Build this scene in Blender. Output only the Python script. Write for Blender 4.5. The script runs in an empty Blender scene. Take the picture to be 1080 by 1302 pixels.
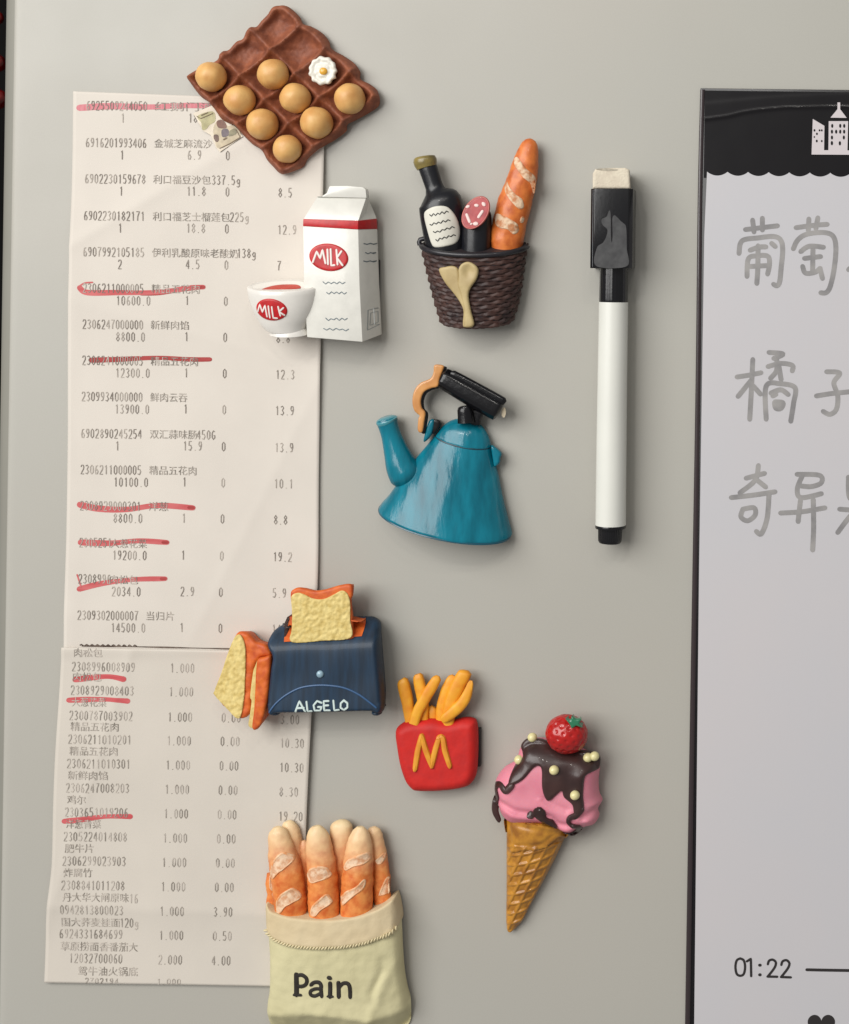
import bpy, bmesh, math, random
import numpy as np
from mathutils import Vector, Matrix, noise
from mathutils.geometry import delaunay_2d_cdt
from mathutils.bvhtree import BVHTree

random.seed(7)
scene = bpy.context.scene
COL = scene.collection

# ------------------------------------------------------------------ camera
U = 0.00025                 # metres per photograph pixel on the door's face
PPX, PPY = 950.0, 340.0     # foot of the perpendicular from the lens to the door
DIST = 1900.0               # lens to door, in the same pixel unit (47.5 cm)
ROLL = math.radians(0.85)
CR, SR = math.cos(ROLL), math.sin(ROLL)

cam_d = bpy.data.cameras.new("camera")
cam = bpy.data.objects.new("camera", cam_d)
COL.objects.link(cam)
scene.camera = cam
cam_d.sensor_fit = 'VERTICAL'
cam_d.sensor_height = 36.0
cam_d.lens = 36.0 * DIST / 1302.0
cam_d.shift_x = (540.0 - PPX) / 1302.0
cam_d.shift_y = -(651.0 - PPY) / 1302.0
cam_d.clip_start = 0.01
cam_d.clip_end = 20
cam.matrix_world = Matrix(((CR, -SR, 0, 0), (0, 0, -1, -DIST * U), (SR, CR, 0, 0), (0, 0, 0, 1)))

# ------------------------------------------------------------------ world and lamps
w = bpy.data.worlds.new("World")
scene.world = w
w.use_nodes = True
nt = w.node_tree
bg = nt.nodes['Background']
bg.inputs['Color'].default_value = (1.0, 0.985, 0.965, 1)
bg.inputs['Strength'].default_value = 0.28

def area(name, loc, target, sx, sy, power, color=(1, 1, 1)):
    l = bpy.data.lights.new(name, 'AREA')
    l.shape = 'RECTANGLE'; l.size = sx; l.size_y = sy; l.energy = power; l.color = color
    o = bpy.data.objects.new(name, l); COL.objects.link(o)
    o.location = loc
    o.rotation_euler = (Vector(target) - Vector(loc)).to_track_quat('-Z', 'Y').to_euler()
    return o
area('window_light', (-0.80, -1.02, 0.44), (-0.12, 0, 0.05), 1.10, 0.95, 21.8, (1.0, 0.99, 0.965))
for cx_, cy_, cz_, pw in ((-0.34, -1.02, 0.66, 0.8), (-0.16, -0.98, 0.78, 0.8), (0.06, -1.0, 0.64, 0.7), (0.24, -0.95, 0.80, 0.7)):
    area('ceiling_lamp', (cx_, cy_, cz_), (-0.10, 0, 0.0), 0.035, 0.035, pw * 0.9, (1.0, 0.96, 0.90))

scene.view_settings.view_transform = 'Standard'
scene.view_settings.look = 'None'
scene.view_settings.exposure = 0.0
scene.view_settings.gamma = 1.0

# ------------------------------------------------------------------ materials
def lin(c, k=0.92):
    out = []
    for v in c:
        v = v / 255.0
        out.append((v / 12.92 if v <= 0.04045 else ((v + 0.055) / 1.055) ** 2.4) * k)
    return tuple(out) + (1.0,)

def mat(name, rgb, rough=0.5, coat=0.0, var=0.0, vscale=400, rgb2=None, bump=0.0, bscale=900, stretch=None, spec=0.5,
        thresh=None, grad=None, bdist=0.0003, sss=0.0):
    m = bpy.data.materials.new(name); m.use_nodes = True
    n = m.node_tree; N = n.nodes; L = n.links
    b = N['Principled BSDF']
    b.inputs['Roughness'].default_value = rough
    b.inputs['Specular IOR Level'].default_value = spec
    b.inputs['Coat Weight'].default_value = coat
    b.inputs['Coat Roughness'].default_value = 0.05
    if sss:
        b.inputs['Subsurface Weight'].default_value = sss
        b.inputs['Subsurface Scale'].default_value = 0.001
    b.inputs['Base Color'].default_value = lin(rgb)
    tc = N.new('ShaderNodeTexCoord')
    mp = N.new('ShaderNodeMapping'); L.new(tc.outputs['Object'], mp.inputs['Vector'])
    if stretch: mp.inputs['Scale'].default_value = stretch
    if var > 0 or rgb2:
        nz = N.new('ShaderNodeTexNoise'); nz.inputs['Scale'].default_value = vscale
        nz.inputs['Detail'].default_value = 5
        L.new(mp.outputs[0], nz.inputs['Vector'])
        r = N.new('ShaderNodeValToRGB')
        c1 = rgb2 if rgb2 else tuple(max(0, v * (1 - var)) for v in rgb)
        lo, hi = thresh if thresh else (0.32, 0.68)
        r.color_ramp.elements[0].position = lo; r.color_ramp.elements[1].position = hi
        r.color_ramp.elements[0].color = lin(c1); r.color_ramp.elements[1].color = lin(rgb)
        L.new(nz.outputs['Fac'], r.inputs['Fac'])
        src = r.outputs['Color']
        if grad:
            # grad = (z0, z1, rgb_top): airbrushed change of paint colour along the piece's own length
            sp = N.new('ShaderNodeSeparateXYZ'); L.new(tc.outputs['Object'], sp.inputs[0])
            mr = N.new('ShaderNodeMapRange'); mr.inputs['From Min'].default_value = grad[0]; mr.inputs['From Max'].default_value = grad[1]
            ad = N.new('ShaderNodeMath'); ad.operation = 'MULTIPLY_ADD'; ad.inputs[1].default_value = 0.006; 
            L.new(nz.outputs['Fac'], ad.inputs[0]); L.new(sp.outputs['Z'], ad.inputs[2]); L.new(ad.outputs[0], mr.inputs['Value'])
            mx = N.new('ShaderNodeMix'); mx.data_type = 'RGBA'
            L.new(mr.outputs[0], mx.inputs['Factor']); L.new(src, mx.inputs['A']); mx.inputs['B'].default_value = lin(grad[2])
            src = mx.outputs['Result']
        L.new(src, b.inputs['Base Color'])
    if bump > 0:
        nb = N.new('ShaderNodeTexNoise'); nb.inputs['Scale'].default_value = bscale; nb.inputs['Detail'].default_value = 4
        L.new(mp.outputs[0], nb.inputs['Vector'])
        bp = N.new('ShaderNodeBump'); bp.inputs['Strength'].default_value = bump; bp.inputs['Distance'].default_value = bdist
        L.new(nb.outputs['Fac'], bp.inputs['Height']); L.new(bp.outputs[0], b.inputs['Normal'])
    return m

# ------------------------------------------------------------------ things
def door_point(px, py, h=0.0):
    """point h above the door whose picture lies at pixel (px, py)"""
    k = (DIST - h) / DIST
    dx, dy = (px - PPX) * k, (py - PPY) * k
    return Vector(((dx * CR + dy * SR) * U, -h * U, (dx * SR - dy * CR) * U))

class Thing:
    def __init__(self, name, label, cat, cx, cy, hc=0.0, group=None, kind=None):
        self.cx, self.cy = cx, cy
        self.hc = hc
        self.s = U * (DIST - hc) / DIST
        p = door_point(cx, cy, hc); p.y = 0
        o = bpy.data.objects.new(name, None); COL.objects.link(o)
        o.empty_display_size = 0.005
        o.location = p; o.rotation_euler = (0, -ROLL, 0)
        if kind: o['kind'] = kind
        else:
            o['label'] = label; o['category'] = cat
            if group: o['group'] = group
        self.root = o
    def loc(self, x, y, h):
        return ((x - self.cx) * self.s, -h * U, -(y - self.cy) * self.s)
    def off(self, h):
        """a piece nearer the door than the thing's front looks shifted towards the lens axis: undo that"""
        k = (self.hc - h) / DIST
        return -k * (PPX - self.cx), -k * (PPY - self.cy)
    def px(self, v):
        return v[0] / self.s + self.cx, -v[2] / self.s + self.cy, -v[1] / U
    def build(self, name, verts, faces, m, parent=None, sharp=None, smooth=True, label=None, kind=None):
        me = bpy.data.meshes.new(name)
        me.from_pydata([self.loc(*v) for v in verts], [], faces)
        bm = bmesh.new(); bm.from_mesh(me)
        bmesh.ops.recalc_face_normals(bm, faces=bm.faces)
        bm.to_mesh(me); bm.free()
        me.materials.append(m)
        if smooth:
            for p in me.polygons: p.use_smooth = True
            me.set_sharp_from_angle(angle=math.radians(sharp if sharp else 40))
        o = bpy.data.objects.new(name, me); COL.objects.link(o)
        o.parent = parent if parent else self.root
        if label: o['label'] = label
        if kind: o['kind'] = kind
        return o

class Surf:
    """height of already built pieces, for laying pieces on them"""
    def __init__(self, T, objs, default=0.0):
        self.T = T; self.d = default; self.tr = []
        for o in objs:
            me = o.data
            self.tr.append(BVHTree.FromPolygons([v.co[:] for v in me.vertices], [p.vertices[:] for p in me.polygons]))
    def __call__(self, x, y):
        best = None
        l = self.T.loc(x, y, 0)
        for t in self.tr:
            hit = t.ray_cast(Vector((l[0], -0.2, l[2])), Vector((0, 1, 0)))
            if hit[0] is not None:
                h = -hit[0].y / U
                if best is None or h > best: best = h
        return self.d if best is None else best

def Z(ox, oy, s):
    def f(pts):
        return [(ox + p[0] / s, oy + p[1] / s) + tuple(q / s for q in p[2:]) for p in pts]
    return f

def catmull(pts, closed=False, step=2.0):
    P = [np.array(p, float) for p in pts]; n = len(P)
    if n < 3 and not closed:
        a, b = P[0], P[-1]; k = max(1, int(np.linalg.norm((b - a)[:2]) / step))
        return [tuple(a + (b - a) * i / k) for i in range(k + 1)]
    out = []
    rng = range(n) if closed else range(n - 1)
    for i in rng:
        if closed: p0, p1, p2, p3 = P[i - 1], P[i], P[(i + 1) % n], P[(i + 2) % n]
        else: p0, p1, p2, p3 = P[max(i - 1, 0)], P[i], P[i + 1], P[min(i + 2, n - 1)]
        k = max(1, int(np.linalg.norm((p2 - p1)[:2]) / step))
        for j in range(k):
            t = j / k
            out.append(tuple(0.5 * ((2 * p1) + (-p0 + p2) * t + (2 * p0 - 5 * p1 + 4 * p2 - p3) * t * t + (-p0 + 3 * p1 - 3 * p2 + p3) * t ** 3)))
    if not closed: out.append(tuple(P[-1]))
    return out

def puff(d, H, r):
    t = min(max(d / r, 0), 1)
    return H * math.sqrt(max(0, 1 - (1 - t) ** 2))

def nz(x, y, s, seed=0.0):
    return noise.noise(Vector((x * s, y * s, seed)))

def relief(T, name, outline, m, top, bot=0.0, sp=2.5, parent=None, cr=True, step=1.6, sharp=50, label=None, kind=None, draft=0.25):
    """solid piece from an outline: its front follows top(x, y, d), d = distance to the outline"""
    ol = [(p[0], p[1]) for p in outline]
    if cr: ol = catmull(ol, True, step)
    else:
        q = []
        for i in range(len(ol)):
            a, b = np.array(ol[i]), np.array(ol[(i + 1) % len(ol)])
            k = max(1, int(np.linalg.norm(b - a) / step))
            q += [tuple(a + (b - a) * j / k) for j in range(k)]
        ol = q
    A = np.array(ol); B = np.roll(A, -1, axis=0)
    area2 = np.sum(A[:, 0] * B[:, 1] - B[:, 0] * A[:, 1])
    def inside(P):
        c = np.zeros(len(P), bool)
        for a, b in zip(A, B):
            cond = (a[1] > P[:, 1]) != (b[1] > P[:, 1])
            if a[1] != b[1]:
                xi = (b[0] - a[0]) * (P[:, 1] - a[1]) / (b[1] - a[1]) + a[0]
                c ^= cond & (P[:, 0] < xi)
        return c
    def dist(P):
        AB = B - A; L2 = np.maximum(np.sum(AB ** 2, 1), 1e-9)
        d = np.full(len(P), 1e9)
        for i in range(len(A)):
            t = np.clip(((P - A[i]) @ AB[i]) / L2[i], 0, 1)
            q = A[i] + t[:, None] * AB[i]
            d = np.minimum(d, np.hypot(P[:, 0] - q[:, 0], P[:, 1] - q[:, 1]))
        return d
    mn, mx = A.min(0), A.max(0)
    gx = np.arange(mn[0], mx[0], sp); gy = np.arange(mn[1], mx[1], sp * 0.87)
    G = np.array([(x + (sp / 2 if j % 2 else 0), y) for j, y in enumerate(gy) for x in gx])
    if len(G):
        G = G[inside(G)]
    if len(G):
        dg = dist(G); lim = 3.2 if sp >= 2 else sp * 1.2
        G = G[dg > lim + sp * 0.35]
    tang = np.roll(A, -1, 0) - np.roll(A, 1, 0); tang /= np.maximum(np.linalg.norm(tang, axis=1)[:, None], 1e-9)
    nrm = np.stack([-tang[:, 1], tang[:, 0]], 1) * (1 if area2 > 0 else -1)
    rings = []
    for off in ((0.5, 1.4, 3.0) if sp >= 2 else (sp * 0.35, sp)):
        R = A + nrm * off
        ok = inside(R)
        R = R[ok]
        if len(R): R = R[dist(R) > off * 0.93]; rings.append(R[::(1 if off < 1 else 1)])
    P = np.concatenate([A] + rings + ([G] if len(G) else []))
    nb = len(A)
    vs, es, fs, ov, oe, of = delaunay_2d_cdt([Vector(p) for p in P], [(i, (i + 1) % nb) for i in range(nb)], [], 1, 1e-5)
    D = dist(np.array([v[:] for v in vs]))
    verts = []; bmap = {}
    for i, v in enumerate(vs):
        if any(o < nb for o in ov[i]): bmap[min(o for o in ov[i] if o < nb)] = i; D[i] = 0
        verts.append((v[0], v[1], top(v[0], v[1], float(D[i]))))
    faces = [tuple(f) for f in fs]
    base = {}
    for k in sorted(bmap):
        i = bmap[k]; v = vs[i]
        hb = bot(v[0], v[1]) if callable(bot) else bot
        ins = min(max(0, verts[i][2] - hb) * draft, 0.12 * min(mx[0] - mn[0], mx[1] - mn[1]), 7.0)
        base[k] = len(verts); verts.append((v[0] + nrm[k][0] * ins, v[1] + nrm[k][1] * ins, hb))
    keys = sorted(bmap)
    for a, b in zip(keys, keys[1:] + keys[:1]):
        faces.append((bmap[a], bmap[b], base[b], base[a]))
    return T.build(name, verts, faces, m, parent, sharp=sharp, label=label, kind=kind)

def loft(T, name, st, m, h0=20.0, squash=1.0, seg=28, tilt=0.0, parent=None, step=3.0, disp=None, sharp=45, flat0=False, across=None, label=None, kind=None):
    """round piece through stations (x, y, radius[, height]); tilt leans its axis towards the viewer"""
    S = [tuple(s) + ((h0,) if len(s) == 3 else ()) for s in st]
    ox, oy = T.off(sum(q[3] for q in S) / len(S))
    S = [(q[0] + ox, q[1] + oy) + tuple(q[2:]) for q in S]
    S = catmull(S, False, step)
    verts = []; faces = []
    n = len(S)
    for i, (x, y, r, h) in enumerate(S):
        a = S[max(i - 1, 0)]; b = S[min(i + 1, n - 1)]
        tx, ty = b[0] - a[0], b[1] - a[1]; l = math.hypot(tx, ty) or 1; tx /= l; ty /= l
        nx, ny = -ty, tx
        if across: nx, ny = across; tx, ty = ny * -1, nx
        for k in range(seg):
            an = 2 * math.pi * k / seg
            rr = max(r, 0.02)
            if disp: rr += disp(x + nx * r * math.cos(an), y + ny * r * math.cos(an), an, i / (n - 1))
            f = rr * squash * math.sin(an)
            verts.append((x + nx * rr * math.cos(an) + tx * f * tilt, y + ny * rr * math.cos(an) + ty * f * tilt, h + f))
    for i in range(n - 1):
        for k in range(seg):
            k2 = (k + 1) % seg
            faces.append((i * seg + k, i * seg + k2, (i + 1) * seg + k2, (i + 1) * seg + k))
    faces.append(tuple(range(seg))); faces.append(tuple((n - 1) * seg + k for k in range(seg)))
    return T.build(name, verts, faces, m, parent, sharp=sharp, label=label, kind=kind)

def ball(T, name, x, y, h, rx, ry, rh, m, rot=0.0, parent=None, disp=None, seg=28, rings=18, label=None):
    verts = []; faces = []
    c, s = math.cos(math.radians(rot)), math.sin(math.radians(rot))
    for i in range(rings + 1):
        th = math.pi * i / rings
        for k in range(seg):
            ph = 2 * math.pi * k / seg
            a, b, d = math.sin(th) * math.cos(ph), math.sin(th) * math.sin(ph), math.cos(th)
            q = 1 + (disp(a, b, d) if disp else 0)
            ex, ey = a * rx * q, b * ry * q
            verts.append((x + ex * c - ey * s, y + ex * s + ey * c, h + d * rh * q))
    for i in range(rings):
        for k in range(seg):
            k2 = (k + 1) % seg
            faces.append((i * seg + k, i * seg + k2, (i + 1) * seg + k2, (i + 1) * seg + k))
    o = T.build(name, verts, faces, m, parent, label=label)
    bm = bmesh.new(); bm.from_mesh(o.data)
    bmesh.ops.remove_doubles(bm, verts=bm.verts, dist=1e-7); bm.to_mesh(o.data); bm.free()
    return o

def prism(T, name, bottom, topv, m, parent=None, bevel=0.0, seg=2, label=None, extra=None):
    """block between two loops of (x, y, h)"""
    n = len(bottom)
    verts = list(bottom) + list(topv)
    faces = [tuple(range(n)), tuple(range(n, 2 * n))] + [(i, (i + 1) % n, n + (i + 1) % n, n + i) for i in range(n)]
    o = T.build(name, verts, faces, m, parent, label=label)
    if bevel:
        bm = bmesh.new(); bm.from_mesh(o.data)
        bmesh.ops.bevel(bm, geom=list(bm.edges), offset=bevel * U, segments=seg, profile=0.5, affect='EDGES')
        bmesh.ops.recalc_face_normals(bm, faces=bm.faces)
        bm.to_mesh(o.data); bm.free()
        for p in o.data.polygons: p.use_smooth = True
        o.data.set_sharp_from_angle(angle=math.radians(35))
    return o

def block(T, name, x0, y0, x1, y1, h0, h1, m, bevel=0.0, parent=None, seg=2, label=None):
    q = [(x0, y0), (x1, y0), (x1, y1), (x0, y1)]
    return prism(T, name, [(a, b, h0) for a, b in q], [(a, b, h1) for a, b in q], m, parent, bevel, seg, label)

class Strokes:
    """ribbons or half-round beads laid on a surface, collected in one piece"""
    def __init__(self): self.v = []; self.f = []; self.k = 0
    def add(self, pts, w, surf=0.0, lift=0.3, rise=0.0, step=1.6, sm=True, taper=None, rnd=True, jit=0.03):
        P = catmull([(p[0], p[1]) for p in pts], False, step) if sm else [tuple(p[:2]) for p in pts]
        if not sm:
            Q = []
            for a, b in zip(P, P[1:]):
                k = max(1, int(math.hypot(b[0] - a[0], b[1] - a[1]) / step))
                Q += [(a[0] + (b[0] - a[0]) * i / k, a[1] + (b[1] - a[1]) * i / k) for i in range(k)]
            P = Q + [P[-1]]
        n = len(P)
        if n < 2: return
        lift = lift + (self.k % 5) * jit; self.k += 1
        st = []
        for i, (x, y) in enumerate(P):
            a = P[max(i - 1, 0)]; b = P[min(i + 1, n - 1)]
            tx, ty = b[0] - a[0], b[1] - a[1]; l = math.hypot(tx, ty) or 1
            ww = w / 2 * (taper(i / (n - 1)) if taper else 1)
            st.append((x, y, tx / l, ty / l, ww))
        if rnd:
            f0 = st[0]; f1 = st[-1]
            st = [(f0[0] - f0[2] * f0[4] * c, f0[1] - f0[3] * f0[4] * c, f0[2], f0[3], f0[4] * math.sqrt(1 - c * c)) for c in (0.98, 0.7)] + st + \
                 [(f1[0] + f1[2] * f1[4] * c, f1[1] + f1[3] * f1[4] * c, f1[2], f1[3], f1[4] * math.sqrt(1 - c * c)) for c in (0.7, 0.98)]
        prof = [(-1, 0), (-0.72, 0.69), (0, 1), (0.72, 0.69), (1, 0)] if rise else [(-1, 0), (1, 0)]
        b0 = len(self.v); m = len(prof)
        for si, (x, y, tx, ty, ww) in enumerate(st):
            for o, hh in prof:
                X, Y = x - ty * ww * o, y + tx * ww * o
                s = (surf(X, Y) if callable(surf) else surf) + 0.10 * si / len(st)
                e = lift if (rise == 0) else (lift + rise * hh if hh else lift - 0.3)
                self.v.append((X, Y, s + e * (1 if rise == 0 else 1)))
        for i in range(len(st) - 1):
            for j in range(m - 1):
                a = b0 + i * m + j
                self.f.append((a, a + 1, a + m + 1, a + m))
    def build(self, T, name, m, parent=None, label=None, kind=None):
        return T.build(name, self.v, self.f, m, parent, label=label, kind=kind)

def squiggle(x0, y0, x1, y1, n, amp, seed):
    r = random.Random(seed); out = []
    for i in range(n + 1):
        t = i / n
        out.append((x0 + (x1 - x0) * t, y0 + (y1 - y0) * t + (amp if i % 2 else -amp) * r.uniform(0.4, 1.2)))
    return out

def pad(T, x0, y0, x1, y1, h=7):
    block(T, 'magnet', x0, y0, x1, y1, 0.4, h, M['magnet'], bevel=0.6)

M = {}
M['magnet'] = mat('magnet', (34, 32, 31), 0.5, var=0.2)
M['black_gloss'] = mat('black_gloss', (17, 17, 20), 0.22, coat=0.1, spec=0.35, bump=0.15, bscale=700)
M['white_glaze'] = mat('white_glaze', (226, 224, 216), 0.28, var=0.035, vscale=250, bump=0.12, bscale=500, coat=0.15)
M['red_paint'] = mat('red_paint', (198, 26, 32), 0.4, var=0.12, vscale=700, bump=0.15, bscale=900)
M['squiggle_ink'] = mat('squiggle_ink', (96, 110, 118), 0.6)

# ================================================================== the wall, the fridge
def setting():
    T = Thing('wall', None, None, 0, 600, kind='structure')
    M['wall'] = mat('wall', (6, 5, 5), 0.8, spec=0.1, var=0.3, vscale=20)
    q = [(-4000, -4000, -700), (6000, -4000, -700), (6000, 6000, -700), (-4000, 6000, -700)]
    T.build('wall_face', q, [(0, 1, 2, 3)], M['wall'])

def fridge():
    # satin door sheet: broad, very faint unevenness in paint and surface
    m = bpy.data.materials.new('door_paint'); m.use_nodes = True
    N = m.node_tree.nodes; L = m.node_tree.links; b = N['Principled BSDF']
    tc = N.new('ShaderNodeTexCoord')
    n1 = N.new('ShaderNodeTexNoise'); n1.inputs['Scale'].default_value = 7; n1.inputs['Detail'].default_value = 2
    n2 = N.new('ShaderNodeTexNoise'); n2.inputs['Scale'].default_value = 2600; n2.inputs['Detail'].default_value = 2
    L.new(tc.outputs['Object'], n1.inputs['Vector']); L.new(tc.outputs['Object'], n2.inputs['Vector'])
    r = N.new('ShaderNodeValToRGB'); r.color_ramp.elements[0].position = 0.35; r.color_ramp.elements[1].position = 0.65
    r.color_ramp.elements[0].color = lin((181, 177, 168)); r.color_ramp.elements[1].color = lin((179, 177, 169))
    L.new(n1.outputs['Fac'], r.inputs['Fac'])
    mx = N.new('ShaderNodeMix'); mx.data_type = 'RGBA'; mx.blend_type = 'MULTIPLY'; mx.inputs['Factor'].default_value = 0.10
    L.new(r.outputs[0], mx.inputs['A']); L.new(n2.outputs['Fac'], mx.inputs['B'])
    L.new(mx.outputs['Result'], b.inputs['Base Color'])
    b.inputs['Specular IOR Level'].default_value = 0.4
    n3 = N.new('ShaderNodeTexNoise'); n3.inputs['Scale'].default_value = 24; n3.inputs['Detail'].default_value = 6
    L.new(tc.outputs['Object'], n3.inputs['Vector'])
    rr = N.new('ShaderNodeMapRange'); rr.inputs['From Min'].default_value = 0.3; rr.inputs['From Max'].default_value = 0.7
    rr.inputs['To Min'].default_value = 0.34; rr.inputs['To Max'].default_value = 0.50
    L.new(n3.outputs['Fac'], rr.inputs['Value']); L.new(rr.outputs[0], b.inputs['Roughness'])
    bp = N.new('ShaderNodeBump'); bp.inputs['Strength'].default_value = 0.12; bp.inputs['Distance'].default_value = 0.00008
    L.new(n2.outputs['Fac'], bp.inputs['Height']); L.new(bp.outputs[0], b.inputs['Normal'])
    M['door'] = m
    M['shaded_edge'] = mat('shaded_edge', (138, 136, 127), 0.5, var=0.03, vscale=30)  # darker than the sheet: the shade on the rounded door edge, as colour
    o = bpy.data.objects.new('refrigerator', None); COL.objects.link(o)
    o['label'] = 'tall beige grey satin refrigerator door carrying the magnets, receipts and board'
    o['category'] = 'refrigerator'
    e = door_point(-9.0, 300)            # the edge runs truly upright, the camera is rolled a little
    x0 = e.x; o.location = (x0, 0, 0)
    def extr(name, prof, mt, z0=-0.75, z1=0.75, nzs=2, ang=60):
        verts = []; faces = []
        n = len(prof)
        for k in range(nzs):
            z = z0 + (z1 - z0) * k / (nzs - 1)
            for (a, b_) in prof: verts.append((a * U, b_ * U, z))
        for k in range(nzs - 1):
            for i in range(n - 1):
                faces.append((k * n + i, k * n + i + 1, (k + 1) * n + i + 1, (k + 1) * n + i))
        me = bpy.data.meshes.new(name); me.from_pydata(verts, [], faces); me.materials.append(mt)
        for p in me.polygons: p.use_smooth = True
        me.set_sharp_from_angle(angle=math.radians(ang))
        c = bpy.data.objects.new(name, me); COL.objects.link(c); c.parent = o
        return c
    # sheet: flat, then a soft fold-over running into the turned edge, its shade painted darker
    prof = [(2600, 260), (2600, 0), (1500, 0), (400, 0), (120, 0), (40, 0), (33, 0.0), (29, 0.15), (26, 0.6), (24, 1.4), (22.5, 2.6), (21.5, 4.2)]
    extr('door_sheet', prof, M['door'])
    tr = [(22.3, 3.4), (19, 4.6), (15, 6.4), (11, 9.0), (7.5, 12.6), (4.5, 17.5), (2.2, 24), (0.8, 33), (0, 45), (0, 260)]
    extr('shaded_edge', tr, M['shaded_edge'])

def red_ornament():
    T = Thing('ornament', 'dark red knotted ornament glinting in the black gap left of the refrigerator', 'ornament', -10, 90, -220)
    m1 = mat('ornament_red', (120, 12, 14), 0.25, coat=0.5, var=0.4, vscale=300)
    m2 = mat('ornament_cord', (70, 8, 10), 0.6)
    loft(T, 'cord', [(-14, -120, 4), (-12, 0, 4), (-14, 120, 4), (-12, 200, 4)], m2, h0=-240)
    for y, rr in ((20, 10), (78, 13), (124, 15)):
        ball(T, 'bead', -13.5, y, -238, rr, rr * 0.9, rr, m1, disp=lambda a, b, c: 0.08 * math.sin(9 * a + 4 * c) * math.sin(8 * b))

# ================================================================== receipts
GLY = {
 '0': [[(0.15, .2), (.5, 0), (.85, .2), (.85, .8), (.5, 1), (.15, .8), (.15, .2)]],
 '1': [[(.25, .2), (.55, 0), (.55, 1)]],
 '2': [[(.1, .22), (.3, .02), (.7, .02), (.88, .22), (.8, .45), (.1, 1), (.92, 1)]],
 '3': [[(.1, .12), (.5, 0), (.85, .2), (.5, .47), (.88, .75), (.5, 1), (.1, .88)]],
 '4': [[(.7, 1), (.7, 0), (.05, .7), (.95, .7)]],
 '5': [[(.85, 0), (.2, 0), (.15, .45), (.6, .4), (.88, .68), (.55, 1), (.1, .9)]],
 '6': [[(.8, .05), (.4, .1), (.14, .6), (.3, .98), (.7, .98), (.88, .7), (.6, .45), (.16, .62)]],
 '7': [[(.08, 0), (.92, 0), (.45, .5), (.4, 1)]],
 '8': [[(.5, .46), (.15, .25), (.5, 0), (.85, .25), (.5, .46), (.1, .74), (.5, 1), (.9, .74), (.5, .46)]],
 '9': [[(.2, .95), (.6, .9), (.86, .4), (.7, .02), (.3, .02), (.12, .3), (.4, .55), (.84, .38)]],
 '.': [[(.4, .95), (.52, 1)]],
 'g': [[(.85, .45), (.5, .38), (.15, .6), (.45, .88), (.85, .7)], [(.85, .4), (.85, 1.1), (.5, 1.25), (.15, 1.15)]],
 'G': [[(.85, .15), (.5, 0), (.15, .3), (.15, .75), (.5, 1), (.88, .8), (.88, .55), (.55, .55)]],
}
def digits(S, text, x, y, surf, adv=6.35, hgt=11.5, wid=4.7, lw=1.15, slope=0.014, lean=-0.016, lift=0.35):
    cx = x
    for ch in text:
        if ch in GLY:
            for st in GLY[ch]:
                pts = []
                for (a, b) in st:
                    dy = (b - 0.5) * hgt
                    pts.append((cx + a * wid + lean * dy, y + dy + (cx - x) * slope))
                S.add(pts, lw, surf, 0.45, sm=False, step=2.5, rnd=False, jit=0.015)
        cx += adv * (0.95 if ch != '.' else 0.9)

def han(V, F, text, x, y, size, surf, wid=None, slope=0.014, lift=0.5, T=None):
    """printed characters as a flat mesh of the font's outlines, laid on the paper"""
    cu = bpy.data.curves.new('tmp', 'FONT'); cu.body = text; cu.size = 1.0; cu.resolution_u = 2
    ob = bpy.data.objects.new('tmp', cu); COL.objects.link(ob)
    dg = bpy.context.evaluated_depsgraph_get()
    me = bpy.data.meshes.new_from_object(ob.evaluated_get(dg))
    co = [v.co.copy() for v in me.vertices]
    if co:
        x0 = min(c.x for c in co); x1 = max(c.x for c in co); y0 = min(c.y for c in co); y1 = max(c.y for c in co)
        tw = wid if wid else size * len(text)
        b0 = len(V)
        for c in co:
            X = x + (c.x - x0) / (x1 - x0) * tw
            Y = y + size * 0.5 - (c.y - y0) / (y1 - y0) * size + (X - x) * slope
            V.append((X, Y, surf(X, Y) + lift))
        for p in me.polygons: F.append(tuple(b0 + i for i in p.vertices))
    bpy.data.objects.remove(ob); bpy.data.curves.remove(cu); bpy.data.meshes.remove(me)

def ink(name, dark, paper, fade, scale=500, stretch=(1, 1, 1)):
    return mat(name, dark, 0.7, rgb2=paper, vscale=scale, thresh=(fade - 0.09, fade + 0.09), stretch=stretch, spec=0.2)

def sheet(T, name, left, right, hf, m, nu=70, nv=150):
    L = catmull(left, False, 8); R = catmull(right, False, 8)
    def at(P, t):
        f = t * (len(P) - 1); i = min(int(f), len(P) - 2); k = f - i
        return (P[i][0] * (1 - k) + P[i + 1][0] * k, P[i][1] * (1 - k) + P[i + 1][1] * k)
    verts = []; faces = []
    for j in range(nv + 1):
        a = at(L, j / nv); b = at(R, j / nv)
        for i in range(nu + 1):
            t = i / nu; x = a[0] + (b[0] - a[0]) * t; y = a[1] + (b[1] - a[1]) * t
            verts.append((x, y, hf(x, y)))
    for j in range(nv):
        for i in range(nu):
            k = j * (nu + 1) + i
            faces.append((k, k + 1, k + nu + 2, k + nu + 1))
    o = T.build(name, verts, faces, m, sharp=60)
    md = o.modifiers.new('thickness', 'SOLIDIFY'); md.thickness = 0.00008; md.offset = 0
    return o

def paper_mat(name, rgb):
    return mat(name, rgb, 0.62, var=0.03, vscale=35, bump=0.05, bscale=1500, spec=0.25)

def line_side(x, y, a, b):
    """signed distance from the line a-b"""
    dx, dy = b[0] - a[0], b[1] - a[1]; l = math.hypot(dx, dy)
    return ((x - a[0]) * dy - (y - a[1]) * dx) / l

def crease(x, y, a, b, amp, wd):
    d = line_side(x, y, a, b)
    return amp * math.exp(-abs(d) / wd)

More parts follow.
